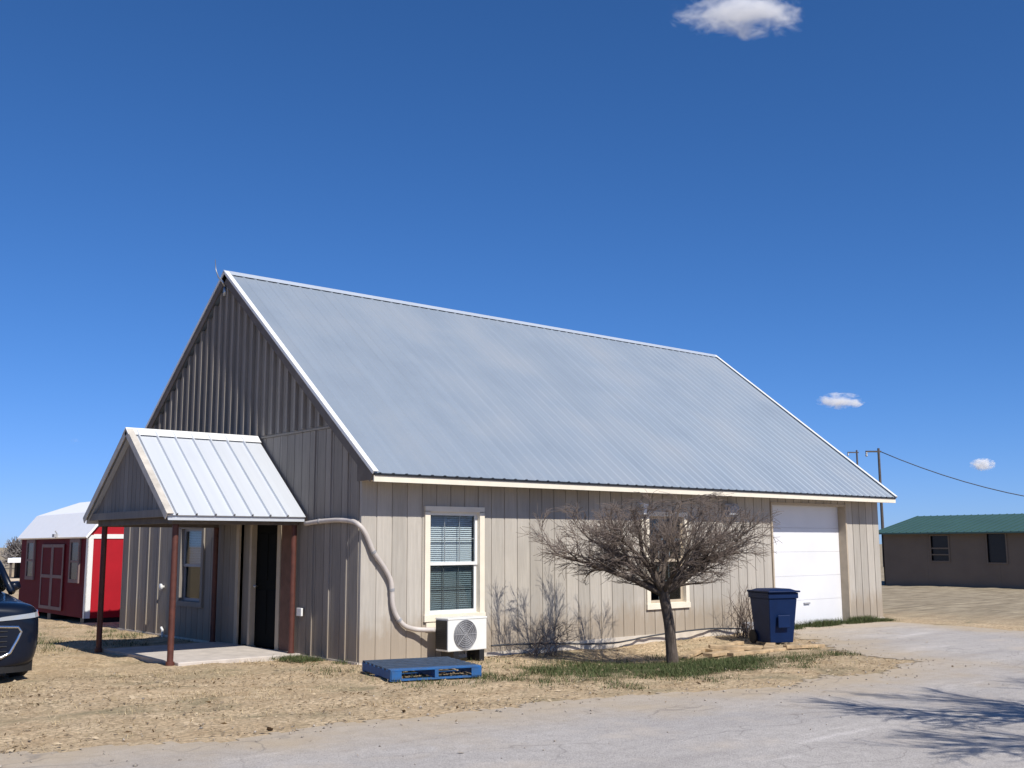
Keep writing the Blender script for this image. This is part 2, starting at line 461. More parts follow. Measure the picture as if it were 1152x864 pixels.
front = lambda s, d, z: (s, -d, z)
left = lambda s, d, z: (-d, s, z)
back = lambda s, d, z: (s, W+d, z)
right = lambda s, d, z: (L+d, s, z)
W1 = (1.20, 2.17, .62, 2.16); W2 = (6.03, 7.00, .60, 2.16)
GD = (9.68, 12.32, -1, 2.46)
w = MB()
siding(w, front, 0, L, -.05, lambda s: H+.02, [W1, W2, GD], .268, .020)
rw = MB(); rw.box(.02, L-.02, W-.06, W, -.2, H); rw.build('rear_wall', M['siding'], barn)
gtop = lambda s: (EZ + SL*(min(s, W-s)+OV)) - .20
w.build('wall', M['siding'], barn)
g = MB()
LWIN = (5.12, 6.00, .66, 1.98); DOOR = (2.36, 3.66, -1, 2.02)
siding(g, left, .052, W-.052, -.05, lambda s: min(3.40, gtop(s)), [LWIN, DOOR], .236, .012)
g2_ = MB(); siding(g2_, right, .052, W-.052, -.05, gtop, [], .236, .012); g2_.build('gable_wall', M['siding'], barn)
# upper boards and their proud battens
ya = (3.43-(EZ-.20))/SL-OV
siding(g, left, ya, W-ya, 3.43, gtop, [], .25, .006)
for k in range(60):
    y = ya+.1+k*.25
    if y > W-ya-.05: break
    if gtop(y)-.03 > 3.45: g.hexa([(-.06,y-.03,3.45),(-.06,y+.03,3.45),(-.0005,y+.03,3.45),(-.0005,y-.03,3.45),(-.06,y-.03,gtop(y-.03)),(-.06,y+.03,gtop(y+.03)),(-.0005,y+.03,gtop(y+.03)),(-.0005,y-.03,gtop(y-.03))])
for y in [.36+.473*i for i in range(3)]+[7.0,7.5,8.0,8.5]:     # a few battens on the lower wall
    if y > .3: g.box(-.018, -.0005, y-.016, y+.016, -.02, min(gtop(y-.02), 3.39))
g.box(-.022, -.001, ya-.3, W-ya+.3, 3.405, 3.432)
g.build('gable_wall', M['weathered_shaded'], barn)

def corr(mb, s0, s1, pe, pr, mp, pitch, rib, top, rh, th=.012):
    """ribbed metal sheet; pe/pr = (horizontal, z) of eave and ridge; mp(s, h, z)"""
    pe = Vector((0, pe[0], pe[1])); pr = Vector((0, pr[0], pr[1])); t = (pr-pe).normalized()
    nrm = Vector((0, -t.z, t.y));
    if nrm.z < 0: nrm = -nrm
    prof = [(s0, 0)]; s = s0+pitch*.5
    while s < s1-rib:
        prof += [(s-rib/2, 0), (s-top/2, rh), (s+top/2, rh), (s+rib/2, 0)]; s += pitch
    prof.append((s1, 0))
    n = len(prof); vs = []
    for base in (pe, pr):
        for s, h in prof: q = base+nrm*h; vs.append(mp(s, q.y, q.z))
    for base in (pe, pr):
        for s, h in prof: q = base+nrm*(h-th); vs.append(mp(s, q.y, q.z))
    f = []
    for i in range(n-1):
        f += [(i, i+1, n+i+1, n+i), (2*n+i+1, 2*n+i, 3*n+i, 3*n+i+1), (i+1, i, 2*n+i, 2*n+i+1), (n+i, n+i+1, 3*n+i+1, 3*n+i)]
    f += [(0, n, 3*n, 2*n), (n-1, 2*n+n-1, 3*n+n-1, n+n-1)]
    mb.add(vs, f)
r = MB()
mp1 = lambda s, h, z: (s, h, z)
mp2 = lambda s, h, z: (s, W-h, z)
corr(r, -GL, L+GR, (-OV, EZ), (W/2-.01, RZ-.008), mp1, .2286, .07, .03, .012)
corr(r, -GL, L+GR, (-OV, EZ), (W/2-.01, RZ-.008), mp2, .2286, .07, .03, .012)
# deck below the sheets
for sgn in (0, 1):
    y0, y1 = (-OV+.02, W/2) if not sgn else (W+OV-.02, W/2)
    r.hexa([(-GL+.03,y0,EZ-.125),(L+GR-.03,y0,EZ-.125),(L+GR-.03,y1,RZ-.15),(-GL+.03,y1,RZ-.15),(-GL+.03,y0,EZ-.022),(L+GR-.03,y0,EZ-.022),(L+GR-.03,y1,RZ-.05),(-GL+.03,y1,RZ-.05)] if not sgn else
           [(-GL+.03,y1,RZ-.15),(L+GR-.03,y1,RZ-.15),(L+GR-.03,y0,EZ-.125),(-GL+.03,y0,EZ-.125),(-GL+.03,y1,RZ-.05),(L+GR-.03,y1,RZ-.05),(L+GR-.03,y0,EZ-.022),(-GL+.03,y0,EZ-.022)])
roof = r.build('roof', M['roof'], barn)
rc = MB()
tv = Vector((0, 1, SL)).normalized(); nv = Vector((0, -SL, 1)).normalized()
P = Vector((0, W/2, RZ))
rc.prism([(-GL-.02, W/2-.09, RZ-.09*SL+.03), (-GL-.02, W/2, RZ+.045), (-GL-.02, W/2+.09, RZ-.09*SL+.03), (-GL-.02, W/2, RZ+.02)], (L+GL+GR+.04, 0, 0))
M['ridge'] = simple('ridge_cap_metal', (.50, .55, .61), .4, .3, var=.05, scale=1)
rc.build('ridge_cap', M['ridge'], roof)
def rake(mb, x0, x1, ye, ze, yr, zr, sgn, wtop=.075, drop=.015, up=.03):
    # strip over the sheet edge plus face board; sgn -1: faces -x
    for (ya_, za_, yb_, zb_) in ((ye, ze, yr, zr), (2*yr-ye, ze, yr, zr)):
        a = Vector((0, ya_, za_)); b = Vector((0, yb_, zb_)); t = b-a; n = Vector((0, -t.z, t.y)).normalized()
        if n.z < 0: n = -n
        xo = x0 if sgn < 0 else x1
        mb.obox(Vector((min(xo, xo-sgn*wtop), 0, 0))+a+n*(up-.006), (wtop, 0, 0), t, n*.010)
        mb.obox(Vector((xo if sgn < 0 else xo-.0, 0, 0))+a-n*drop+(Vector((-.012,0,0)) if sgn < 0 else Vector((0,0,0))), (.012, 0, 0), t, n*(drop+up+.004))
for sg in (-1, 1):
    rk = MB(); rake(rk, -GL, L+GR, -OV-.01, EZ-.005, W/2, RZ, sg); rk.build('rake_trim', M['white'], roof)
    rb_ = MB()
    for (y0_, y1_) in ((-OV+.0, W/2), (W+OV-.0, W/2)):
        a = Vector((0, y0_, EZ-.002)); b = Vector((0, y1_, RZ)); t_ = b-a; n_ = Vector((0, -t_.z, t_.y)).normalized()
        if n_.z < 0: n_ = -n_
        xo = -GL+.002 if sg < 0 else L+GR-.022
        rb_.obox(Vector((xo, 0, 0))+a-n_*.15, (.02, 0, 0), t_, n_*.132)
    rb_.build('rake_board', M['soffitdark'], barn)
de = MB(); de.box(-GL+.03, L+GR-.03, -OV-.012, -OV+.018, EZ-.034, EZ-.0125); de.build('eave_shadow_strip', M['black'], roof)  # black strip stands for the shadow line under the sheet edge
for (y0_, y1_) in ((-OV+.005, -OV+.03), (W+OV-.03, W+OV-.005)):
    fa = MB(); fa.box(-GL+.024, L+GR-.024, y0_, y1_, EZ-.122, EZ-.035); fa.build('fascia', M['cream'], barn)
for (y0_, y1_) in ((-OV+.032, -.001), (W+.003, W+OV-.032)):
    so = MB(); so.box(-GL+.03, L+GR-.03, y0_, y1_, H-.012, H+.003); so.build('soffit', M['soffit'], barn)
fo = MB(); fo.box(3.4, 9.66, -.035, -.002, -.3, .085); fo.box(12.34, L, -.03, -.002, -.3, .05); fo.box(0, 3.4, -.02, -.002, -.3, .02); fo.box(-.02, -.002, 0, W, -.3, .03)
fo.build('foundation', M['found'], barn)
it = MB()       # inner lining, so that panes look into a dim room
it.box(.35, L-.3, .9, .92, .0, 2.6); it.box(.9, .92, .3, W-.3, 0, 2.6); it.box(.06, L-.06, .06, W-.06, .005, .02); it.box(.06, L-.06, .06, W-.06, 2.58, 2.6)
it.build('interior_lining', M['interior'], barn)

def window(mp, s0, s1, z0, z1, trim_mat, tw, parent, blind, muntin, low=.0, sash_mat=None):
    """double hung window; returns the trim frame part"""
    sash_mat = sash_mat or M['white']
    B = MB()
    def bx(mb, a, b, d0, d1, c, e):
        mb.hexa([mp(a,d1,c), mp(b,d1,c), mp(b,d0,c), mp(a,d0,c), mp(a,d1,e), mp(b,d1,e), mp(b,d0,e), mp(a,d0,e)])
    pr = .030
    bx(B, s0-tw, s0+.01, .001, pr, z0, z1); bx(B, s1-.01, s1+tw, .001, pr, z0, z1)
    bx(B, s0-tw, s1+tw, .001, pr, z1-.01, z1+tw*.85); bx(B, s0-tw-.01, s1+tw+.01, .001, pr+.012, z0-tw, z0+.01)
    # reveal boards
    bx(B, s0-.012, s0+.012, -.10, .0, z0, z1); bx(B, s1-.012, s1+.012, -.10, .0, z0, z1)
    bx(B, s0+.012, s1-.012, -.10, .0, z1-.014, z1+.0); bx(B, s0+.012, s1-.012, -.10, .0, z0, z0+.016)
    fr = B.build('window', trim_mat, parent)
    S = MB(); zm = z0+(z1-z0)*.49; a, b = s0+.012, s1-.012
    for (c, e, d) in ((zm-.022, z1-.014, -.035), (z0+.016, zm+.02, -.06)):
        bx(S, a, a+.045, d-.03, d, c, e); bx(S, b-.045, b, d-.03, d, c, e)
        bx(S, a+.045, b-.045, d-.03, d, e-.045, e); bx(S, a+.045, b-.045, d-.03, d, c, c+.05)
    S.build('sash', sash_mat, fr)
    G = MB()
    bx(G, a+.045, b-.045, -.053, -.049, zm+.028, z1-.059); G.build('pane', M['glass'], fr)
    G = MB(); bx(G, a+.045, b-.045, -.078, -.074, z0+.066, zm-.025); G.build('pane', M['screen_glass'], fr)
    if muntin:
        Q = MB(); mat = M['grey']
        for (c, e, d) in ((zm+.028, z1-.059, -.059), (z0+.066, zm-.025, -.084)):
            for k in (1, 2): s = a+.045+(b-a-.09)*k/3; bx(Q, s-.007, s+.007, d-.006, d, c, e)
            bx(Q, a+.045, b-.045, d-.006, d, (c+e)/2-.007, (c+e)/2+.007)
        Q.build('muntin', mat, fr)
    if blind:
        Bl = MB(); z = z0+.03 + blind*(z1-z0)
        while z < z1-.03:
            Bl.hexa([mp(a+.02,-.125,z), mp(b-.02,-.125,z), mp(b-.02,-.15,z+.024), mp(a+.02,-.15,z+.024), mp(a+.02,-.124,z+.002), mp(b-.02,-.124,z+.002), mp(b-.02,-.149,z+.026), mp(a+.02,-.149,z+.026)])
            z += .030
        Bl.build('blind', M['blind'], fr)
    return fr
f1 = window(front, *W1, M['cream'], .085, barn, .001, True)
ap = MB(); ap.box(W1[0]-.05, W1[1]+.05, -.026, -.001, W1[2]-.22, W1[2]-.09); ap.build('apron', M['cream'], f1)
f2 = window(front, *W2, M['cream'], .085, barn, 0, True, sash_mat=M['tantrim'])
window(left, *LWIN, M['weathered_shaded'], .08, barn, .45, False, sash_mat=M['grey'])

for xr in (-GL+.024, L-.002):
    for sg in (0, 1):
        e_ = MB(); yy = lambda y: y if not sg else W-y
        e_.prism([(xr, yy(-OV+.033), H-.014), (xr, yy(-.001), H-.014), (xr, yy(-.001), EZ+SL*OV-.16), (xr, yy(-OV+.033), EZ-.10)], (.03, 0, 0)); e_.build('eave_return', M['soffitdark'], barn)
# garage door
gd = MB()
for i in range(5):
    z0 = .012+i*.492
    gd.box(9.60, 12.40, .17, .215, z0, z0+.489)
gdo = gd.build('garage_door', M['dooredge'], barn, bevel=.002)
gs_ = MB(); gs_.box(9.62, 12.38, .165, .22, -.03, .011); gs_.build('seal', M['rubber'], gdo)
hd = MB(); hd.box(10.9, 11.1, .14, .168, .42, .45); hd.build('handle', M['grey'], gdo)
jb = MB(); jb.box(9.655, 9.70, -.02, .165, .0, 2.455); jb.box(12.30, 12.345, -.02, .165, .0, 2.455); jb.box(9.655, 12.345, -.022, .163, 2.44, 2.485)
jb.build('door_jamb', M['tantrim'], barn)

# entrance door under the porch
df = MB()
df.box(-.035, .12, 2.25, 2.36, .03, 2.10); df.box(-.035, .12, 3.66, 3.77, .03, 2.10); df.box(-.036, .11, 2.25, 3.77, 2.02, 2.115); df.box(-.02, .1, 3.24, 3.31, .03, 2.02)
dfr = df.build('door_frame', M['tantrim'], barn)
dd = MB(); dd.box(.07, .11, 2.362, 3.238, .05, 2.018)
for (a, b, c, e) in ((2.45, 2.76, .25, .95), (2.84, 3.15, .25, .95), (2.45, 2.76, 1.10, 1.85), (2.84, 3.15, 1.10, 1.85)): dd.box(.062, .07, a, b, c, e)
dor = dd.build('door', M['doordark'], barn, bevel=.004)
kn = MB(); kn.lathe([(.012, 0), (.012, .03), (.028, .04), (.03, .06), (.02, .072)], (.07, 3.16, 1.0), (-1, 0, 0), 14); kn.build('handle', M['steel'], dor, True)
sd = MB(); sd.box(.05, .09, 3.312, 3.655, .05, 2.015); sd.build('side_panel', M['weathered_shaded'], barn)

# porch
PX, PE0, PE1, PZ, PRZ = -2.25, 1.45, 4.71, 2.085, 3.405
PM = (PE0+PE1)/2; PS = (PRZ-PZ)/(PM-PE0)
pr = MB()
mpa = lambda s, h, z: (s, h, z); mpb = lambda s, h, z: (s, 2*PM-h, z)
corr(pr, PX, -.055, (PE0, PZ), (PM-.005, PRZ-.004), mpa, .29, .036, .02, .036)
corr(pr, PX, -.055, (PE0, PZ), (PM-.005, PRZ-.004), mpb, .29, .036, .02, .036)
for fl in (0, 1):
    ye = PE0+.03 if not fl else PE1-.03
    ring = [(PX+.03, ye, PZ-.07), (PX+.03, ye, PZ+.005), (PX+.03, PM, PRZ-.02), (PX+.03, PM, PRZ-.095)]
    pr.prism(ring, (-.06-PX-.03, 0, 0))
prf = pr.build('porch_roof', M['porch_roof'], barn)
pc = MB(); pc.prism([(PX-.02, PM-.13, PRZ-.13*PS+.035), (PX-.02, PM, PRZ+.045), (PX-.02, PM+.13, PRZ-.13*PS+.035), (PX-.02, PM, PRZ+.02)], (-PX-.03, 0, 0))
pc.build('ridge_cap', M['white'], prf)
pk = MB(); rake(pk, PX, 0, PE0-.005, PZ-.003, PM, PRZ, -1, .09, .07, .03)
pk.build('rake_trim', simple('dull_trim', (.50, .46, .40), .6, var=.25), prf)
pg = MB()
siding(pg, lambda s, d, z: (PX+.10-d, s, z), PE0+.13, PE1-.13, PZ+.02, lambda s: PZ-.08+PS*(min(s, 2*PM-s)-PE0), [], .16, .012)
pg.box(PX+.05, PX+.098, PE0+.10, PE1-.10, PZ-.02, PZ+.09)
pg.build('porch_gable', M['weathered_shaded'], barn)
bm_ = MB(); bm_.box(PX+.16, -.06, PE0+.2, PE0+.32, PZ-.12, PZ-.0); bm_.box(PX+.16, -.06, PE1-.32, PE1-.2, PZ-.12, PZ-.0); bm_.box(PX+.16, PX+.26, PE0+.33, PE1-.33, PZ-.11, PZ+.0)
bm_.build('porch_beam', M['soffitdark'], barn)  # beam coloured dark for the shadow under the porch eave
for (x, y) in ((-2.0, 1.72), (-2.0, 4.46), (-.10, 1.72), (-.10, 4.40)):
    po = MB(); po.lathe([(.06, -.06), (.06, .05), (.044, .055), (.044, PZ-.12)], (x, y, 0), (0, 0, 1), 16); po.build('porch_post', M['rust'], barn, False)
bd = MB(); bd.box(-.045, -.036, 1.88, 2.20, .06, 2.05); bd.build('board', simple('brown_board', (.13, .065, .045), .8, var=.3), barn)

# small fittings
def fitting(name, o, ax, prof, mat): b = MB(); b.lathe(prof, o, ax, 14); return b.build(name, mat, barn, True)
fitting('faucet', (-.004, 6.72, .90), (-1, 0, 0), [(.025, 0), (.025, .03), (.06, .05), (.06, .075), (.02, .085)], M['white'])
ob_ = MB(); ob_.box(-.07, -.036, 1.50, 1.64, .60, .72); ob_.build('outlet_cover', M['white'], barn, bevel=.006)
st_ = MB(); st_.tube([(-.05, 6.6, -.05), (-.05, 6.6, .12), (-.05, 6.66, .16)], .022, 8); st_.build('pipe_stub', M['white'], barn)
wl = MB()
wl.box(5.76, 5.92, -.05, -.001, 2.18, 2.38); wl.box(5.78, 5.90, -.14, -.05, 2.33, 2.36); wl.prism([(5.795,-.135,2.33),(5.885,-.135,2.33),(5.87,-.12,2.18),(5.81,-.12,2.18)], (0, .07, 0))
wl.build('wall_lamp', M['white'], barn)
vp = MB(); vp.tube([(5.84, -.03, 1.2), (5.84, -.03, 2.1)], .03, 10); vp.build('conduit', M['cream'], barn)
fl = MB(); fl.box(8.12, 8.5, -.10, -.001, 2.16, 2.42); fl.box(8.16, 8.46, -.16, -.10, 2.20, 2.38); fl.build('utility_box', M['grey'], barn, bevel=.01)
vt = MB(); vt.box(8.55, 9.0, -.05, -.001, .02, .17)
for k in range(5): vt.box(8.57, 8.98, -.058, -.05, .035+k*.026, .047+k*.026)
vt.build('vent', M['grey'], barn)
an = MB()
an.tube([(-.06, W/2+.03, RZ-.25), (-.10, W/2+.06, RZ-.15), (-.12, W/2+.19, RZ-.06), (-.13, W/2+.29, RZ+.10), (-.13, W/2+.33, RZ+.30)], [.024, .024, .016, .010, .005], 8)
an.box(-.09, -.03, W/2+.0, W/2+.05, RZ-.42, RZ-.26)
an.build('antenna', M['steel'], barn, True)

# ------------------------------------------------------------------ air conditioner + pipe
ac = thing('air_conditioner', 'white outdoor air conditioner with round grey fan grille below the cream window', 'air conditioner', (1.56, -.35, 0))
c = MB(); c.box(-.37, .35, -.15, .15, .13, .60); c.box(-.375, .355, -.158, .158, .575, .607)
case = c.build('casing', M['acwhite'], ac, bevel=.012)
c = MB(); c.box(-.383, -.372, -.13, .13, .16, .57)
for k in range(14): c.box(-.388, -.383, -.12, .12, .18+k*.027, .192+k*.027)
c.build('side_panel', M['black'], ac)  # black over the white casing, shade of this side put into its colour
c = MB(); cx_, cz_ = -.06, .365
c.lathe([(.205, 0), (.205, .008)], (cx_, -.151, cz_), (0, -1, 0), 36); c.build('fan_recess', simple('fan_dark', (.17, .17, .18), .7), ac)
c = MB()
for rr in (.03, .06, .09, .12, .15, .18, .205):
    pts = [(cx_+rr*math.cos(a*math.pi/16), -.168, cz_+rr*math.sin(a*math.pi/16)) for a in range(33)]; c.tube(pts, .0045, 5, False)
for k in range(8):
    a = k*math.pi/4; c.tube([(cx_, -.168, cz_), (cx_+.205*math.cos(a), -.168, cz_+.205*math.sin(a))], .005, 5)
c.build('fan_grille', M['grey'], ac)
for x in (-.26, .22):
    c = MB(); c.box(x, x+.09, -.14, .16, -.06, .13); c.build('foot', M['black'], ac)
pp = thing('insulated_pipe', 'pale covered pipe drooping along the wall corner down to the air conditioner', 'pipe', (0, 0, 0))
pts = [(-.05,1.46,1.985),(-.055,1.04,2.01),(-.055,.54,2.02),(-.055,.18,2.0),(-.05,-.0,1.955),(.02,-.055,1.86),(.10,-.06,1.72),(.18,-.065,1.56),(.34,-.065,1.37),(.47,-.065,1.18),(.505,-.065,1.02),(.515,-.065,.86),(.55,-.065,.72),(.63,-.07,.59),(.75,-.08,.49),(.95,-.10,.44),(1.17,-.22,.43)]
def smooth_pts(p, k=4):
    p = [Vector(q) for q in p]; out = []
    for i in range(len(p)-1):
        a, b, c_, d = p[max(i-1,0)], p[i], p[i+1], p[min(i+2,len(p)-1)]
        for j in range(k):
            t = j/k
            out.append(.5*((2*b)+(c_-a)*t+(2*a-5*b+4*c_-d)*t*t+(3*b-a-3*c_+d)*t**3))
    out.append(p[-1]); return out
c = MB(); c.tube(smooth_pts(pts), .036, 10); c.build('cover', M['duct'], pp, True)
for i in (1, 7, 10, 13):
    q = Vector(pts[i]); c = MB(); ax = (Vector(pts[i+1])-Vector(pts[i-1])).normalized()
    c.lathe([(.041, -.02), (.041, .02)], q, ax, 12); c.build('clamp', M['grey'], pp)
hs = MB(); hp = []
for i in range(40):
    x = 2.3+i*.16; hp.append((x, -.12-.05*math.sin(i*.5)-.03*random.random(), max(gz(x, -.12)+.05, .0)+.07+.05*math.sin(i*.23+1)))
hs.tube(smooth_pts(hp, 3), .016, 6)
tag(hs.build('garden_hose', M['hose'], None, True), 'thin dark hose lying along the foot of the beige wall', 'hose')

# ------------------------------------------------------------------ pallet
pal = thing('pallet', 'blue painted wooden pallet lying flat on the dry grass by the barn corner', 'pallet', (-.02, -1.52, gz(-.02,-1.5)+.012), R(-17))
for k in range(7):
    c = MB(); y = -.60+k*.185; c.box(-.60, .60, y, y+.105+.03*(k in (0,6)), .118, .140); c.build('deck_board', M['blue_wood'] if k in (0,) else M['blue_deck'], pal, bevel=.003)
for x in (-.60, -.025, .55):
    c = MB(); c.box(x, x+.05, -.60, .66, .02, .117); c.build('stringer', M['blue_wood'], pal, bevel=.003)
for y in (-.60, -.02, .55):
    c = MB(); c.box(-.60, .60, y, y+.1, 0, .019); c.build('bottom_board', M['blue_wood'], pal, bevel=.003)
for x in (-.59, .46):
    for y in (-.612,):
        c = MB(); c.box(x, x+.13, y, y+.011, .02, .118); c.build('block', M['blue_wood'], pal)

# ------------------------------------------------------------------ wheelie bin
bn = thing('wheeled_bin', 'dark blue wheeled rubbish bin standing by the white garage door', 'bin', (7.72, -1.40, gz(7.7,-1.4)), R(-22))
def taper(mb, z0, z1, w0, d0, w1, d1, yo=0):
    mb.hexa([(-w0/2,-d0/2+yo,z0),(w0/2,-d0/2+yo,z0),(w0/2,d0/2+yo,z0),(-w0/2,d0/2+yo,z0),(-w1/2,-d1/2,z1),(w1/2,-d1/2,z1),(w1/2,d1/2,z1),(-w1/2,d1/2,z1)])
c = MB(); taper(c, .04, .80, .46, .50, .56, .64, .02); taper(c, .80, .90, .60, .68, .60, .68); c.box(-.12, .12, -.335, -.31, .30, .52); bo = c.build('body', M['bin'], bn, bevel=.02)
c = MB(); c.box(-.32, .32, -.38, .36, .905, .935)
c.hexa([(-.27,-.33,.935),(.27,-.33,.935),(.27,.30,.935),(-.27,.30,.935),(-.2,-.25,.965),(.2,-.25,.965),(.2,.22,.965),(-.2,.22,.965)]); c.build('lid', M['bin'], bn, bevel=.012)
c = MB(); c.tube([(-.25,.36,.90),(-.25,.43,.90),(.25,.43,.90),(.25,.36,.90)], .017, 8); c.build('handle', M['bin'], bn)
for x in (-.29, .25):
    c = MB(); c.lathe([(.09, 0), (.12, .008), (.12, .035), (.09, .045)], (x, .27, .12), (1, 0, 0), 20); c.build('wheel', M['rubber'], bn)

# ------------------------------------------------------------------ bare trees
def spread_tree(root, scale, limbs, trunk_h, trunk_r, lean, seed, lv=3, twig_r=.0035, top_z=99, keep=.8):
    rd = random.Random(seed); T = MB(); C = MB()
    fork = Vector((lean[0], lean[1], trunk_h))
    pts = [Vector((0,0,-.12)), Vector((0,0,0)), Vector((lean[0]*.15, lean[1]*.1, trunk_h*.25)), Vector((lean[0]*.35, lean[1]*.4, trunk_h*.55)), Vector((lean[0]*.8, lean[1]*.8, trunk_h*.85)), fork, fork+Vector((0,0,.08))]
    T.tube(smooth_pts(pts, 3), [q*trunk_r for q in np.interp(np.linspace(0, 1, 19), [0, .15, .35, .7, .9, 1], [1.5, 1.22, 1.0, .96, 1.1, .8])], 14)
    def branch(p, d, ln, r, level):
        n = (7, 5, 4, 3)[level]
        pts = [p]; d = d.normalized(); q = p.copy(); nodes = []
        wob = (.10, .16, .2, .16)[level]
        for i in range(n):
            d = (d + Vector((rd.gauss(0, wob), rd.gauss(0, wob), rd.gauss(0, wob*.7)))).normalized()
            if q.z > top_z*.8 and d.z > 0: d = Vector((d.x, d.y, d.z*.5)).normalized()
            if q.z < trunk_h+.10 and d.z < .05: d = Vector((d.x, d.y, .12+rd.random()*.1)).normalized()
            q = q + d*(ln/n); pts.append(q.copy()); nodes.append((q.copy(), d.copy(), i))
        rr = [max(r*(1-.7*i/n), twig_r) for i in range(n+1)]
        (T if level <= 1 else C).tube(pts, rr, 8 if level == 0 else (6 if level == 1 else 3), level <= 1)
        if level >= lv: return
        for (q, dd, i) in nodes:
            k = (2, 3, 3)[level]
            if level == 0 and i < 1: k = 1
            for _ in range(k):
                if rd.random() > keep: continue
                sd_ = dd.cross(Vector((rd.gauss(0,1), rd.gauss(0,1), rd.gauss(0,1)))).normalized()
                nd = dd*rd.uniform(.75, 1.1) + sd_*rd.uniform(.35, .7) + Vector((0, 0, rd.uniform(-.02, .18)))
                base = (.62, .34, .21)[level]*scale
                branch(q, nd, base*rd.uniform(.6, 1.25)*(1-.3*i/n), min(rr[i+1]*.7, r*rd.uniform(.34, .5)), level+1)
    for (az, el, ln, r) in limbs:
        a = R(az); e = R(el); d = Vector((math.cos(a)*math.cos(e), math.sin(a)*math.cos(e), math.sin(e)))
        branch(fork - Vector((0,0,.07)) + d*trunk_r*.4, d, ln*scale, r*scale, 0)
    T.build('trunk', M['bark'], root, True); C.build('crown', M['twig'], root, True)
TX, TY = 4.05, -2.24
tr = thing('bare_tree', 'small leafless tree with a low spreading crown before the beige wall', 'tree', (TX, TY, gz(TX,TY)))
spread_tree(tr, 1.0, [(152, 24, 1.6, .052), (110, 50, 1.25, .05), (195, 50, 1.15, .045), (-36, 30, 1.3, .055), (136, 40, 1.35, .045), (-52, 42, 1.15, .042), (-8, 48, 1.1, .046), (45, 34, 1.35, .05), (-100, 48, 1.05, .04), (75, 72, 1.4, .04), (172, 60, 1.1, .04)], 1.12, .082, (-.20, -.02), 11, 3, .0028, 2.8, .6)
t2 = thing('bare_shade_tree', 'tall leafless tree standing by the road outside the frame, throwing branch shadows on the road', 'tree', (2.7, -13.95, 0))
spread_tree(t2, 2.1, [(90, 35, 1.5, .06), (150, 35, 1.4, .055), (200, 45, 1.2, .05), (-40, 40, 1.3, .05), (20, 40, 1.4, .05), (120, 60, 1.4, .05), (60, 60, 1.4, .05)], 2.2, .22, (.1, .1), 5, 3, .008, 99, .6)

# ------------------------------------------------------------------ red shed
sh = thing('garden_shed', 'red barn style garden shed with white gambrel roof and double doors', 'shed', (.30, 11.65, -.09), R(-1.5))
SLn, SW, SH = 5.3, 2.9, 2.02
c = MB(); c.box(0, .04, .04, SLn, .16, SH); c.box(SW-.04, SW, .04, SLn, .16, SH); c.box(.04, SW-.04, SLn-.04, SLn, .16, SH); c.build('wall', M['redpaint_shade'], sh)
gp = [(0, SH), (.42, 2.50), (SW/2, 2.86), (SW-.42, 2.50), (SW, SH)]
c = MB(); c.prism([(x, 0, z) for x, z in [(0, .16)]+gp+[(SW, .16)]], (0, .04, 0)); c.build('end_wall', M['redpaint'], sh)
c = MB(); c.prism([(x, SLn-.002, z) for x, z in gp], (0, -.03, 0)); c.build('gable_panel', M['redpaint'], sh)
rf = MB(); ou = [(-.10, SH-.06), (.36, 2.55), (SW/2, 2.93), (SW-.36, 2.55), (SW+.10, SH-.06)]; inn = [(-.07, SH-.09), (.40, 2.505), (SW/2, 2.875), (SW-.40, 2.505), (SW+.07, SH-.09)]
rf.prism([(x, -.09, z) for x, z in ou]+[(x, -.09, z) for x, z in inn[::-1]], (0, SLn+.18, 0)); srf = rf.build('roof', M['shed_roof'], sh)
c = MB(); c.box(-.02, .10, -.02, -.001, .16, SH-.02); c.box(-.02, -.001, -.02, .10, .16, SH-.04); c.box(.10, SW, -.018, -.001, SH-.10, SH-.0); c.box(SW-.12, SW+.0, -.02, -.001, .16, SH-.1)
c.build('corner_trim', M['white'], sh)
def shed_door(y0, y1):
    d = MB(); d.box(-.03, -.001, y0, y1, .26, 1.80); ob = d.build('door', M['redpaint_shade'], sh)
    f = MB(); b = .075
    f.box(-.045, -.031, y0, y0+b, .26, 1.80); f.box(-.045, -.031, y1-b, y1, .26, 1.80); f.box(-.045, -.031, y0+b, y1-b, .26, .26+b); f.box(-.045, -.031, y0+b, y1-b, 1.80-b, 1.80); f.box(-.045, -.031, y0+b, y1-b, 1.0, 1.0+b)
    f.build('door_trim', M['shed_trim'], ob); return ob
shed_door(1.62, 2.48); shed_door(2.49, 3.35)
for y in (.50, 4.0):
    f = MB(); f.box(-.04, -.001, y, y+.09, .92, 1.92); f.box(-.04, -.001, y+.62, y+.71, .92, 1.92); f.box(-.04, -.001, y+.09, y+.62, .92, 1.0); f.box(-.04, -.001, y+.09, y+.62, 1.84, 1.92); f.box(-.035, -.001, y+.09, y+.62, 1.38, 1.43)
    wo = f.build('window', M['shed_trim'], sh)
    f = MB(); f.box(-.02, -.004, y+.09, y+.62, 1.0, 1.38); f.box(-.02, -.004, y+.09, y+.62, 1.43, 1.84); f.build('pane', M['shedglass'], wo)
for y in (.05, 2.5, 4.95):
    c = MB(); c.box(.0, SW, y, y+.25, -.03, .16); c.build('skid', M['black'], sh)
c = MB(); c.box(-.18, -.10, 1.95, 2.12, SH-.05, SH+.02); c.tube([(-.09, 2.03, SH+.02), (-.14, 2.03, SH+.10)], .015, 6); c.build('lamp', M['grey'], sh)

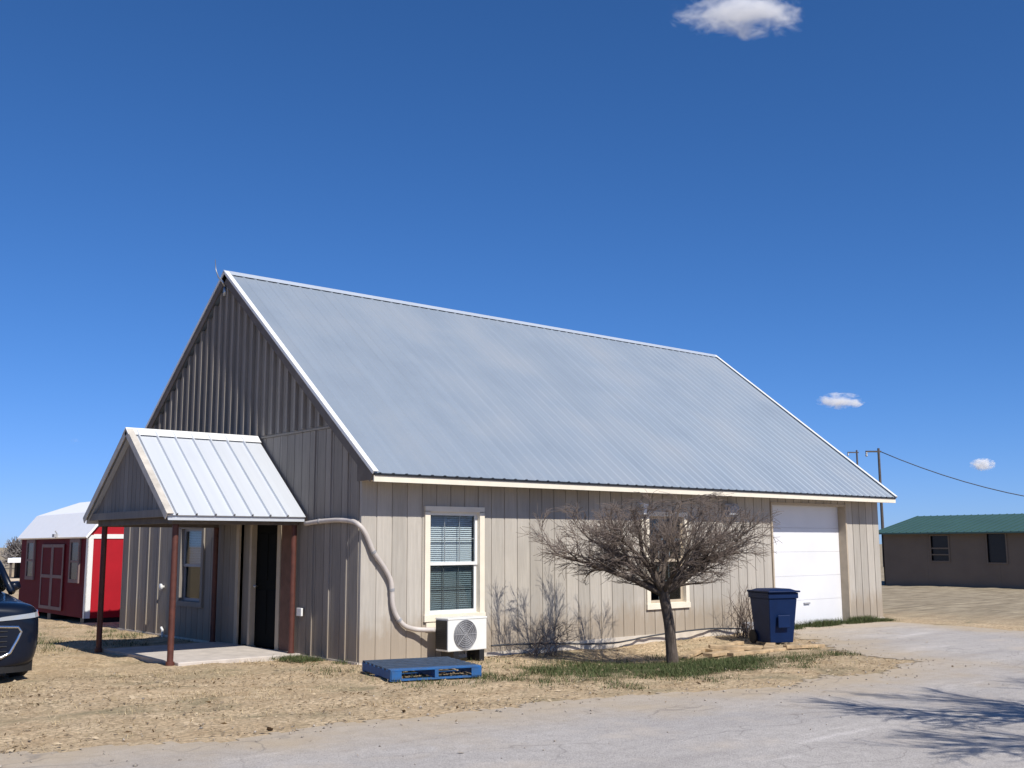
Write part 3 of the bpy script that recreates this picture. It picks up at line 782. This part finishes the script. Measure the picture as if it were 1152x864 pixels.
# ------------------------------------------------------------------ dark car
car = thing('parked_car', 'dark blue car parked nose first at the left edge, chrome framed grille', 'car', (-4.66, 3.47, -.01), R(-5))
def lofted(name, stations, mat, sub=2, capends=True):
    m = MB(); n = None
    for (y, pts) in stations:
        ring = [(x, y, z) for x, z in pts] + [(-x, y, z) for x, z in pts[::-1] if abs(x) > 1e-6]
        n = len(ring); m.v += [tuple(p) for p in ring]
    S = len(stations)
    for i in range(S-1):
        for k in range(n): m.f.append((i*n+k, i*n+(k+1) % n, (i+1)*n+(k+1) % n, (i+1)*n+k))
    m.f.append(tuple(range(n))[::-1]); m.f.append(tuple((S-1)*n+k for k in range(n)))
    return m.build(name, mat, car, True, subsurf=sub)
def sec(w, zb, zs, zt, crown=.03): return [(0, zb), (w*.86, zb), (w*.97, zb+.10), (w, (zb+zs)/2), (w*.985, zs-.06), (w*.93, zs), (w*.80, zt), (0, zt+crown)]
st = [(-2.37, sec(.60, .22, .80, .84)), (-2.365, sec(.70, .21, .84, .89)), (-2.31, sec(.85, .19, .89, .95)), (-2.18, sec(.92, .18, .92, .99)), (-1.8, sec(.925, .21, .92, .985)), (-1.2, sec(.93, .21, .95, 1.03)), (-.6, sec(.93, .21, 1.0, 1.10)),
      (.5, sec(.93, .21, 1.02, 1.10)), (1.6, sec(.92, .23, 1.02, 1.08)), (2.15, sec(.88, .30, 1.0, 1.06)), (2.33, sec(.78, .36, .95, 1.0))]
body = lofted('body', st, M['car'])
bpy.context.view_layer.update(); body_e = body.evaluated_get(bpy.context.evaluated_depsgraph_get())
def skin(x, y, z, dx, dy, off):
    d = Vector((dx, dy, 0)).normalized(); ok, p, n_, _ = body_e.ray_cast(Vector((x, y, z))-d*4, d)
    return (p - d*off) if ok else Vector((x, y, z))
gs = lambda w, z0, w1, z1: [(0, z0), (w, z0), (w*.99, z0+(z1-z0)*.3), ((w+w1)/2, z0+(z1-z0)*.66), (w1, z1-.05), (w1*.93, z1), (0, z1+.02)]
lofted('window_band', [(-.95, gs(.74, 1.02, .70, 1.10)), (-.55, gs(.82, 1.04, .72, 1.36)), (-.1, gs(.84, 1.04, .66, 1.60)), (.6, gs(.84, 1.04, .66, 1.66)), (1.5, gs(.83, 1.04, .65, 1.62)), (2.1, gs(.78, 1.02, .62, 1.36)), (2.28, gs(.7, 1.0, .6, 1.05))], M['carglass'], 2)
rfp = [(-.12, .60, 1.62), (.0, .63, 1.655), (.6, .64, 1.69), (1.4, .63, 1.665), (1.95, .60, 1.60)]
m = MB()
for (y, wd, z) in rfp: m.v += [(-wd, y, z-.05), (-wd*.8, y, z), (0, y, z+.02), (wd*.8, y, z), (wd, y, z-.05), (wd*.9, y, z-.07), (0, y, z-.03), (-wd*.9, y, z-.07)]
for i in range(len(rfp)-1):
    for k in range(8): m.f.append((i*8+k, i*8+(k+1) % 8, (i+1)*8+(k+1) % 8, (i+1)*8+k))
m.f += [tuple(range(8))[::-1], tuple(32+k for k in range(8))]
m.build('car_roof', M['car'], car, True, subsurf=2)
for sx in (-1, 1):
    m = MB(); m.tube([(sx*.80, -.95, 1.06), (sx*.735, -.5, 1.38), (sx*.665, -.08, 1.62)], [.05, .04, .035], 8); m.build('pillar', M['car'], car, True)
    m = MB(); m.tube([(sx*.85, .55, 1.02), (sx*.69, .55, 1.64)], .04, 8); m.build('pillar', M['black'], car, True)
    m = MB(); m.tube([(sx*.82, -.50, 1.07), (sx*.90, -.51, 1.12), (sx*.98, -.50, 1.14)], [.02, .075, .055], 10); m.build('mirror', M['car'], car, True)
    # headlight: swept lens wrapping the corner
    m = MB(); n = 13
    for off in (.012, -.05):
        for lvl in (0, 1):
            for i in range(n):
                t_ = i/(n-1); az_ = R(30+62*t_); z = (.765+.085*t_**1.3) if not lvl else (.80+.105*t_**.8)
                m.v.append(skin(0, -1.75, z, -sx*math.sin(az_), math.cos(az_), off))
    for i in range(n-1): m.f += [(i, i+1, n+i+1, n+i), (2*n+i+1, 2*n+i, 3*n+i, 3*n+i+1), (n+i, n+i+1, 3*n+i+1, 3*n+i), (i+1, i, 2*n+i, 2*n+i+1)]
    m.f += [(0, n, 3*n, 2*n), (n-1, 3*n-1, 4*n-1, 2*n-1)]
    m.build('headlight', M['lens'], car)
    for y in (-1.42, 1.38):
        m = MB(); m.lathe([(.21, 0), (.33, .0), (.355, .03), (.355, .19), (.33, .22), (.21, .22)], (sx*.93-(.22 if sx > 0 else 0), y, .355), (1, 0, 0), 32); wh = m.build('wheel', M['rubber'], car, True)
        m = MB(); xo = sx*.935; m.lathe([(.215, -.02), (.22, .005), (.19, .004), (.18, -.03)], (xo, y, .355), (sx, 0, 0), 28)
        for k in range(5):
            a = k*2*math.pi/5; m.obox((xo-.02, y+.03*math.cos(a+1.57)-.03*math.cos(a)*0, .355), (.015, 0, 0), (0, .19*math.cos(a), .19*math.sin(a)), (0, .06*math.cos(a+1.57), .06*math.sin(a+1.57)))
        m.build('rim', M['steel'], wh)
gr = [(.0, .33), (.44, .33), (.54, .38), (.62, .54), (.66, .63), (.62, .69), (.0, .72)]
def gy(x): return -2.395+.055*(x/.66)**2
m = MB(); full = [(x, z) for x, z in gr]+[(-x, z) for x, z in gr[::-1] if x > 0]
m.v = [(x, gy(x), z) for x, z in full]+[(x, gy(x)+.06, z) for x, z in full]; n = len(full)
m.f = [tuple(range(n)), tuple(range(n, 2*n))[::-1]]+[(i, n+i, n+(i+1) % n, (i+1) % n) for i in range(n)]
gri = m.build('grille', M['black'], car)
m = MB(); m.tube([(x, gy(x)-.008, z) for x, z in full+full[:1]], .022, 8, False); m.build('grille_frame', M['chrome'], gri, True)
m = MB()
for z in (.40, .46, .52, .58, .64): m.tube([(x, gy(x)-.006, z) for x in np.linspace(-.5, .5, 9)], .007, 5)
m.build('grille_bar', M['rubber'], gri)
m = MB(); xs_ = np.linspace(-.84, .84, 15)
for i in range(14):
    a, b = xs_[i], xs_[i+1]; ya_ = -2.365+.16*(abs(a)/.84)**4; yb_ = -2.365+.16*(abs(b)/.84)**4
    m.hexa([(a,ya_,.14),(b,yb_,.14),(b,yb_+.14,.14),(a,ya_+.14,.14),(a,ya_-.01,.30),(b,yb_-.01,.30),(b,yb_+.1,.30),(a,ya_+.1,.30)])
m.build('bumper_trim', M['black'], car)

# ------------------------------------------------------------------ green roofed building
gb = thing('green_roof_building', 'long brown building with a green metal roof beyond the field', 'building', (33.7, 11.85, -.02))
BL, BW = 17.0, 7.0
wins = [(-2.93, -2.19, .97, 1.97), (-5.27, -4.54, .92, 2.03), (-9.5, -8.6, .95, 1.98)]
c = MB(); siding(c, lambda s, d, z: (-d, s, z), -BL, 0, -.3, lambda s: 2.14, wins, 3.0, .004)
c.box(.0, BW, -.05, -.0, -.3, 2.14); c.box(.0, BW, -BL, -BL+.05, -.3, 2.14); c.box(BW-.05, BW, -BL+.05, -.05, -.3, 2.14)
c.prism([(.05, -.051, 2.13), (BW/2, -.051, 2.80), (BW-.05, -.051, 2.13)], (0, .04, 0)); c.prism([(.05, -BL+.011, 2.13), (BW/2, -BL+.011, 2.80), (BW-.05, -BL+.011, 2.13)], (0, .04, 0))
c.build('wall', M['brown_wall'], gb)
c = MB(); pf = [(-.35, 2.11), (BW/2, 2.88), (BW+.35, 2.11), (BW+.35, 2.05), (BW/2, 2.81), (-.35, 2.05)]
c.prism([(x, .3, z) for x, z in pf], (0, -BL-.6, 0))
for k in range(56): y = .25-k*.31; c.prism([(-.34, y, 2.118), (BW/2-.02, y, 2.882), (BW/2-.02, y, 2.90), (-.34, y, 2.14)], (0, -.03, 0))
c.build('roof', M['green_roof'], gb)
for i, (a, b, z0, z1) in enumerate(wins):
    c = MB(); t_ = .06
    c.box(-.03, .05, a-t_, a, z0-t_, z1+t_); c.box(-.03, .05, b, b+t_, z0-t_, z1+t_); c.box(-.03, .05, a, b, z1, z1+t_); c.box(-.03, .05, a, b, z0-t_, z0)
    if i == 0: c.box(-.02, .05, a, b, (z0+z1)/2-.03, (z0+z1)/2+.03); c.box(-.015, .04, a, b, z0+.22, z0+.27)
    o = c.build('window', M['brown_wall'], gb)
    c = MB(); c.box(.06, .066, a, b, z0, z1); c.build('pane', M['shedglass'], o)
    c = MB(); c.box(.5, .52, a-.5, b+.5, z0-.5, z1+.1); c.build('dark_backing', M['interior'], o)  # dark sheet behind the pane, standing for the unlit room

# ------------------------------------------------------------------ utility poles and wire
def pole(loc, h, lab, arm=True):
    p_ = thing('utility_pole', lab, 'pole', loc, R(-35), 'utility poles behind the barn')
    c = MB(); c.tube([(0,0,-.4), (0,0,h*.5), (0,0,h)], [.13, .11, .09], 10); c.build('post', M['pole'], p_)
    c = MB(); c.box(-1.05, .2, -.06, .06, h-.32, h-.20); c.build('crossarm', M['pole'], p_)
    for x in (-1.0,):
        c = MB(); c.lathe([(.05, 0), (.09, -.1), (.05, -.16), (.10, -.26), (.06, -.34)], (x, 0, h-.32), (0, 0, 1), 10); c.build('insulator', M['steel'], p_)
    return p_
pole((68.6, 32.5, 0), 9.05, 'tall wooden utility pole with crossarm rising behind the right end of the barn')
pole((98.5, 52.9, 0), 11.9, 'distant utility pole whose tip barely shows over the barn roof edge')
pole((96, 5.5, 0), 8.5, 'wooden utility pole beyond the green roofed building, out of frame at right')
a_, b_ = Vector((68.6, 32.5, 8.85)), Vector((96, 5.5, 8.3)); wr = MB()
wr.tube([a_.lerp(b_, i/24)+Vector((0,0,-4.6*4*(i/24)*(1-i/24)*.93)) for i in range(25)], .035, 6)
tag(wr.build('power_line', M['wire'], None, True), 'thin dark cable sagging from the utility pole over the green roof', 'cable')

# ------------------------------------------------------------------ far left: carport, trailer, trees
cp = thing('carport', 'distant open carport with a white roof left of the red shed', 'carport', (10.3, 51.0, -.9), R(-20))
c = MB(); c.prism([(-.3,-2,1.72),(3.6,-2,1.72),(3.6,-2,1.95),(-.3,-2,1.95)], (0, 4, 0)); c.build('roof', M['shed_roof'], cp)
for x in (-.2, 1.6, 3.4):
    for y in (-1.9, 1.8): c = MB(); c.box(x, x+.12, y, y+.12, -.2, 1.715); c.build('post', M['pole'], cp)
c = MB(); c.box(-.2, 3.5, 1.95, 1.99, -.2, 1.715); c.build('shade_sheet', M['black'], cp)  # black sheet stands for the shade inside the open carport
tl = thing('flatbed_trailer', 'pale tan trailer standing before the distant carport', 'trailer', (9.1, 47.2, -.9), R(-25))
c = MB(); c.box(-2.2, 2.2, -.8, .8, .62, .72); c.build('deck', M['tan_body'], tl)
c = MB(); c.box(-2.2, 2.2, -.82, -.80, .40, .95); c.box(-2.2, -2.17, -.8, .8, .72, .95); c.build('side_rail', M['tan_body'], tl)
for x in (-.5, .3): c = MB(); c.lathe([(.1, 0), (.3, .0), (.3, .2), (.1, .2)], (x, -1.0, .3), (0, 1, 0), 16); c.build('wheel', M['rubber'], tl)
c = MB(); c.tube([(2.2, 0, .55), (3.2, 0, .45)], .06, 6); c.build('tow_bar', M['black'], tl)
def far_tree(loc, h, lab, seed):
    o = thing('far_tree', lab, 'tree', loc, 0, 'hazy bare trees on the left horizon'); rd = random.Random(seed)
    c = MB(); c.tube([(0,0,-.5), (.1,0,h*.25), (0,.1,h*.5)], [.22, .17, .1], 7); c.build('trunk', M['pole'], o)
    c = MB()
    for _ in range(420):
        a = rd.uniform(0, 6.28); b = rd.uniform(-.5, 1.5); k = rd.uniform(.1, 1)**.6; rr = h*.42*k
        e = Vector((rr*math.cos(a)*math.cos(b), rr*math.sin(a)*math.cos(b), h*.5+rr*1.05*math.sin(b)))
        s_ = e*.55+Vector((0,0,h*.19)); c.tube([s_, (s_+e)/2+Vector((rd.gauss(0,.15),rd.gauss(0,.15),rd.gauss(0,.15))), e], [.05, .035, .018], 3, False)
    c.build('crown', M['crown_far'], o)
far_tree((18.6, 79, -1), 3.8, 'low hazy bare tree at the photo left edge, lowest of the far trees', 1)
far_tree((21.3, 80, -1), 5.6, 'grey bare tree over the white carport, tallest of the far trees', 2)
far_tree((17.0, 84, -1), 3.2, 'smallest hazy bare tree, furthest left behind the parked car', 3)

# ------------------------------------------------------------------ lumber scraps
for i, (x, y, ln, wd_b, a, dz, lab) in enumerate((
    (5.55, -1.35, 1.1, .16, 24, 0, 'pale lumber offcut nearest the tree trunk'), (6.1, -1.75, 1.5, .18, 6, 0, 'long wide pale board across the middle of the lumber scraps'),
    (6.25, -1.70, .9, .14, -38, .05, 'short pale board lying crosswise on top of the long wide board'), (6.15, -2.25, 1.3, .15, -8, 0, 'pale board lying nearest the road'),
    (6.95, -1.85, 1.1, .16, 34, 0, 'pale board lying closest to the blue bin'), (6.65, -1.15, 1.2, .14, 12, 0, 'pale board lying nearest the wall'), (7.0, -2.5, .7, .13, -25, 0, 'smallest pale offcut on the dirt tongue beside the driveway'))):
    c = MB(); c.box(-ln/2, ln/2, -wd_b/2, wd_b/2, -.02, .035); o = c.build('lumber_board', M['plankwood'], None, bevel=.005)
    o.location = (x, y, gz(x, y)+.03+dz); o.rotation_euler = (R((i % 3-1)*3), R((i*37 % 5-2)*1.2), R(a)); tag(o, lab, 'board', 'lumber scraps on the dirt')

# ------------------------------------------------------------------ grass, weeds, pebbles, dead brush
def blades(name, pts, hmin, hmax, wd, mat, lean=.6, per=6, spread=.05):
    n = len(pts)*per
    P = np.repeat(pts, per, 0) + np.c_[rng.normal(0, spread, (n, 2)), np.zeros(n)]
    P[:, 2] = gz_np(P[:, 0], P[:, 1])-.005
    az = rng.uniform(0, 2*np.pi, n); h = rng.uniform(hmin, hmax, n); ln = rng.uniform(.1, lean, n)*h*1.6
    d = np.c_[np.cos(az), np.sin(az)]; s = np.c_[-d[:, 1], d[:, 0]]*wd*rng.uniform(.6, 1.4, (n, 1))
    A = P.copy(); A[:, :2] += s; B = P.copy(); B[:, :2] -= s
    C = P.copy(); C[:, :2] += d*ln[:, None]; C[:, 2] += h
    V = np.stack([A, B, C], 1).reshape(-1, 3); F = np.arange(3*n).reshape(-1, 3)
    o = numpy_mesh(name, V, F, mat); return o
def scatter(n, x0, x1, y0, y1, dens):
    x = rng.uniform(x0, x1, n); y = rng.uniform(y0, y1, n)
    k = rng.uniform(0, 1, n) < dens(x, y)
    k &= ~((x > -.05) & (x < L+.05) & (y > -.04) & (y < W)) & ~((x > -1.96) & (x < 0) & (y > 1.56) & (y < 4.42))
    return np.c_[x[k], y[k], np.zeros(k.sum())]
def clump(x, y, f, o=0): return np.array([noise.noise(Vector((a*f, b*f, o))) for a, b in zip(x, y)])
def turf(x, y): return np.clip(1.15-np.hypot((x-3.5)/2.6, (y+2.75)/1.4)-.75*clump(x, y, 1.5, 8)-.5*clump(x, y, 4, 1), 0, 1)*(np.hypot((x-6.3)/1.1, (y+1.8)/.9) > 1)
def dry(x, y):
    s = sd_poly(x, y)
    return np.clip(.28+.9*clump(x, y, .9, 2)+.4*clump(x, y, 3, 4), 0, 1)*(s > .03)*np.clip(.15+s*.8, 0, 1)*(1-.8*turf(x, y))
p = scatter(30000, -9, 13, -6, 12, dry)
tag(blades('dry_grass', p, .012, .055, .0035, M['straw'], 1.3, 6, .07), 'short straw coloured dry grass over the dirt', 'grass', kind='stuff')
p = scatter(26000, .2, 7.5, -4.8, -.3, lambda x, y: turf(x, y)*(sd_poly(x, y) > .02))
p2 = scatter(2600, -1, 3, -3.6, -.1, lambda x, y: np.clip(.1+1.2*clump(x, y, 1.1, 15), 0, .6)*(sd_poly(x, y) > .1))
p3 = scatter(2500, 9.7, 13.4, -.42, .0, lambda x, y: .9*(clump(x, y, 1.3, 3) > -.25))
p4 = scatter(1500, -.5, .0, .2, 2.6, lambda x, y: .8*(clump(x, y, 2, 3) > -.1))
p5 = scatter(1500, -2.6, -.1, 5.0, 9, lambda x, y: .6*(clump(x, y, 1.2, 3) > 0))
tag(blades('green_grass', np.vstack([p, p2, p3, p4, p5]), .02, .085, .004, M['greenblade'], .9, 5, .05), 'short dark green grass round the foot of the bare tree', 'grass', kind='stuff')
wd_ = scatter(700, 9.9, 13.5, -.38, -.02, lambda x, y: 1.0*(clump(x, y, 1.6, 6) > -.1))
tag(blades('weeds', wd_, .05, .16, .006, M['greenblade'], .9, 9, .05), 'low green weeds along the garage threshold', 'weeds', kind='stuff')
def pebbles(n):
    x = rng.uniform(-9, 12, n); y = rng.uniform(-7.5, 6, n); s = sd_poly(x, y)
    k = (rng.uniform(0, 1, n) < np.exp(-(s/.5)**2)*.9+.06) & ~((x > -2.2) & (y > -.1) & (y < 9))
    x, y = x[k], y[k]; m = len(x); r_ = np.minimum(rng.gamma(2.0, .0035, m)+.003, .022)
    oc = np.array([(1,0,0),(0,1,0),(-1,0,0),(0,-1,0),(0,0,.7),(0,0,-.5)])
    fc = np.array([(0,1,4),(1,2,4),(2,3,4),(3,0,4),(1,0,5),(2,1,5),(3,2,5),(0,3,5)])
    V = oc[None]*r_[:, None, None]*rng.uniform(.6, 1.3, (m, 6, 1)) + np.stack([x, y, gz_np(x, y)+.012], 1)[:, None]
    F = (fc[None]+6*np.arange(m)[:, None, None]).reshape(-1, 3)
    return numpy_mesh('gravel', V.reshape(-1, 3), F, M['pebble'])
tag(pebbles(9000), 'loose gravel along the ragged road edge', 'gravel', kind='stuff')
def litter(n):
    x = rng.uniform(-9, 9, n); y = rng.uniform(-6.2, 1.5, n); s_ = sd_poly(x, y)
    k = (rng.uniform(0, 1, n) < np.where(s_ > 0, .35+.8*clump(x, y, .8, 21), .05*np.exp(s_/.5))) & ~((x > -.05) & (y > -.05))
    x, y = x[k], y[k]; m = len(x); l = rng.gamma(2, .006, m)+.008; w = l*rng.uniform(.12, .6, m); a = rng.uniform(0, 6.28, m)
    u = np.c_[np.cos(a), np.sin(a), rng.normal(0, .25, m)]*l[:, None]; v = np.c_[-np.sin(a), np.cos(a), rng.normal(0, .35, m)]*w[:, None]
    zb = gz_np(x, y)+np.array([bumps(p, q) for p, q in zip(x, y)])*np.clip((sd_poly(x, y)-.3)/.7, 0, 1)+.014
    P = np.c_[x, y, zb]; V = np.stack([P-u, P-v, P+u, P+v+np.array([0, 0, .006])], 1).reshape(-1, 3)
    return numpy_mesh('leaf_litter', V, np.arange(4*m).reshape(-1, 4), blade_mat('litter', [(.16, .12, .08), (.34, .26, .16), (.22, .165, .105), (.50, .40, .27), (.12, .09, .065)]))
tag(litter(34000), 'dry leaves and bits of stick strewn over the dirt', 'leaf litter', kind='stuff')
def brush(x0, x1, y0, hmax, n, name, lab, seed):
    rd = random.Random(seed); b = MB(); mx = (x0+x1)/2
    for _ in range(n):
        x = rd.uniform(x0, x1)*.4+mx*.6; y = y0+rd.uniform(-.08, .08); h = hmax*rd.uniform(.4, 1); dx = (rd.uniform(x0, x1)-x)*1.2; dy = rd.uniform(-.3, .08); z = gz(x, y)-.02
        pts = [(x, y, z), (x+dx*.3, y+dy*.4, z+h*.5), (x+dx*.75, y+dy*.8, z+h*.85), (x+dx*1.1, y+dy*1.2, z+h*rd.uniform(.7, 1.05))]
        b.tube(pts, [.006, .005, .0035, .002], 4, False)
        for _k in range(3):
            q = Vector(pts[2]); e = q+Vector((rd.uniform(-.15, .15), rd.uniform(-.1, .05), rd.uniform(0, .2))); b.tube([q, (q+e)/2, e], [.003, .0025, .0015], 3, False)
    return tag(b.build(name, M['twig'], None, True), lab, 'shrub')
brush(2.45, 3.9, -.3, .55, 26, 'dead_shrub', 'dead grey shrub against the wall right of the air conditioner', 4)
brush(7.6, 8.7, -.4, 1.0, 50, 'dead_shrub', 'dead arching shrub against the wall beside the blue bin', 9)

# ------------------------------------------------------------------ clouds
def cloud(loc, size, lab, seed, dens, edge=.9, face=0):
    m = MB(); bpy_me = None
    n1, n2 = 24, 14; vs = [(0,0,1)]
    for i in range(1, n2):
        th = math.pi*i/n2
        for k in range(n1): a = 2*math.pi*k/n1; vs.append((math.sin(th)*math.cos(a), math.sin(th)*math.sin(a), math.cos(th)))
    vs.append((0,0,-1)); f = [(0, 1+k, 1+(k+1) % n1) for k in range(n1)]
    for i in range(n2-2):
        for k in range(n1): f.append((1+i*n1+k, 1+(i+1)*n1+k, 1+(i+1)*n1+(k+1) % n1, 1+i*n1+(k+1) % n1))
    b = 1+(n2-2)*n1; f += [(b+k, len(vs)-1, b+(k+1) % n1) for k in range(n1)]
    m.add(vs, f)
    mt = bpy.data.materials.new('cloud_vapour'); mt.use_nodes = True; t = mt.node_tree; t.nodes.clear()
    N = t.nodes.new; out = N('ShaderNodeOutputMaterial'); pv = N('ShaderNodeVolumePrincipled')
    pv.inputs['Color'].default_value = (1, 1, 1, 1); pv.inputs['Anisotropy'].default_value = -.1
    tc = N('ShaderNodeTexCoord'); ln = N('ShaderNodeVectorMath'); ln.operation = 'LENGTH'; t.links.new(tc.outputs['Object'], ln.inputs[0])
    mp = N('ShaderNodeMapping'); mp.inputs['Location'].default_value = (seed*3.7, seed, seed*2); mp.inputs['Scale'].default_value = (1.0, 1.0, size[2]/size[0]*1.7)
    t.links.new(tc.outputs['Object'], mp.inputs['Vector'])
    nz = N('ShaderNodeTexNoise'); nz.inputs['Scale'].default_value = 2.4; nz.inputs['Detail'].default_value = 9; nz.inputs['Roughness'].default_value = .62; nz.inputs['Distortion'].default_value = .5
    t.links.new(mp.outputs[0], nz.inputs['Vector'])
    a = N('ShaderNodeMath'); a.operation = 'MULTIPLY_ADD'; t.links.new(nz.outputs['Fac'], a.inputs[0]); a.inputs[1].default_value = 3.4; a.inputs[2].default_value = -1.75+edge*.52
    s = N('ShaderNodeMath'); s.operation = 'SUBTRACT'; t.links.new(a.outputs[0], s.inputs[0]); t.links.new(ln.outputs['Value'], s.inputs[1])
    s2 = N('ShaderNodeMath'); s2.operation = 'ADD'; s2.inputs[1].default_value = .18; s2.use_clamp = False; t.links.new(s.outputs[0], s2.inputs[0])
    q = N('ShaderNodeMath'); q.operation = 'MULTIPLY'; q.inputs[1].default_value = dens; t.links.new(s2.outputs[0], q.inputs[0])
    mxn = N('ShaderNodeMath'); mxn.operation = 'MAXIMUM'; mxn.inputs[1].default_value = 0; t.links.new(q.outputs[0], mxn.inputs[0])
    t.links.new(mxn.outputs[0], pv.inputs['Density']); t.links.new(pv.outputs[0], out.inputs['Volume'])
    o = m.build('cloud', mt, None); o.location = loc; o.scale = size; o.rotation_euler = (0, 0, R(-41)+face)
    return tag(o, lab, 'cloud', 'small white clouds')
cloud((612, 444, 389), (60, 26, 19), 'largest white cloud, ragged, high at the top of the sky', 1.3, .2, .9)
cloud((692, 431, 106), (19, 9, 6.5), 'small flat white cloud low over the right roof slope', 2.1, .5, 1.2)
cloud((776, 368, 59), (10, 6, 4.8), 'tiny white cloud above the green roofed building', 4.4, .6, 1.5)
cloud((266, 802, 79), (7, 4, 3.5), 'faint tiny cloud over the red shed at left', 5.2, .03, .8)

# ------------------------------------------------------------------ sky, sun, camera
sd_to = Vector((-.06, -1.0, 1.06)).normalized()
el = math.asin(sd_to.z); azs = math.atan2(sd_to.x, sd_to.y)
wd = bpy.data.worlds.new('World'); scene.world = wd; wd.use_nodes = True
nt = wd.node_tree; nt.nodes.clear()
out = nt.nodes.new('ShaderNodeOutputWorld'); bg = nt.nodes.new('ShaderNodeBackground'); sky = nt.nodes.new('ShaderNodeTexSky')
sky.sky_type = 'NISHITA'; sky.sun_disc = False; sky.sun_elevation = el; sky.sun_rotation = azs
sky.altitude = 2000; sky.air_density = .8; sky.dust_density = 1.0; sky.ozone_density = 6.5
hs_ = nt.nodes.new('ShaderNodeHueSaturation'); hs_.inputs['Saturation'].default_value = 1.12
nt.links.new(sky.outputs[0], hs_.inputs['Color'])
# soften the brightness of the air near the horizon, channel by channel
mk = nt.nodes.new('ShaderNodeVectorMath'); mk.operation = 'MULTIPLY_ADD'; mk.inputs[1].default_value = (.11, .095, .035); mk.inputs[2].default_value = (1, 1, 1)
gn = nt.nodes.new('ShaderNodeVectorMath'); gn.operation = 'MULTIPLY'; gn.inputs[1].default_value = (.93, 1.16, 1.30)
dv = nt.nodes.new('ShaderNodeVectorMath'); dv.operation = 'DIVIDE'
nt.links.new(hs_.outputs[0], mk.inputs[0]); nt.links.new(hs_.outputs[0], gn.inputs[0]); nt.links.new(gn.outputs[0], dv.inputs[0]); nt.links.new(mk.outputs[0], dv.inputs[1])
nt.links.new(dv.outputs[0], bg.inputs[0]); bg.inputs[1].default_value = .107
nt.links.new(bg.outputs[0], out.inputs[0])
sun = bpy.data.lights.new('sun', 'SUN'); sun.energy = 5.0; sun.angle = R(.53); sun.color = (1, .95, .87)
so_ = bpy.data.objects.new('sun', sun); col.objects.link(so_); so_.rotation_euler = sd_to.to_track_quat('Z', 'Y').to_euler(); so_.location = (0, -20, 30)

cam = bpy.data.cameras.new('camera'); co = bpy.data.objects.new('camera', cam); col.objects.link(co)
yaw, pitch, roll = .7092, .14744, -.00394
F = Vector((math.sin(yaw)*math.cos(pitch), math.cos(yaw)*math.cos(pitch), math.sin(pitch)))
R0 = Vector((math.cos(yaw), -math.sin(yaw), 0)); U0 = R0.cross(F)
Rt = R0*math.cos(roll)+U0*math.sin(roll); Up = -R0*math.sin(roll)+U0*math.cos(roll)
mt = Matrix((Rt, Up, -F)).transposed().to_4x4(); mt.translation = Vector((-8.5018, -13.2299, 1.65)); co.matrix_world = mt
cam.sensor_fit = 'HORIZONTAL'; cam.sensor_width = 36; cam.lens = 1219.8*36/1152; cam.clip_start = .1; cam.clip_end = 6000
scene.camera = co
vs_ = scene.view_settings; vs_.view_transform = 'Standard'; vs_.look = 'None'; vs_.exposure = .14; vs_.gamma = 1; vs_.use_curve_mapping = False
scene.render.engine = 'CYCLES'
scene.cycles.use_denoising = True; scene.cycles.volume_bounces = 4; scene.cycles.transparent_max_bounces = 12
scene.cycles.volume_max_steps = 128
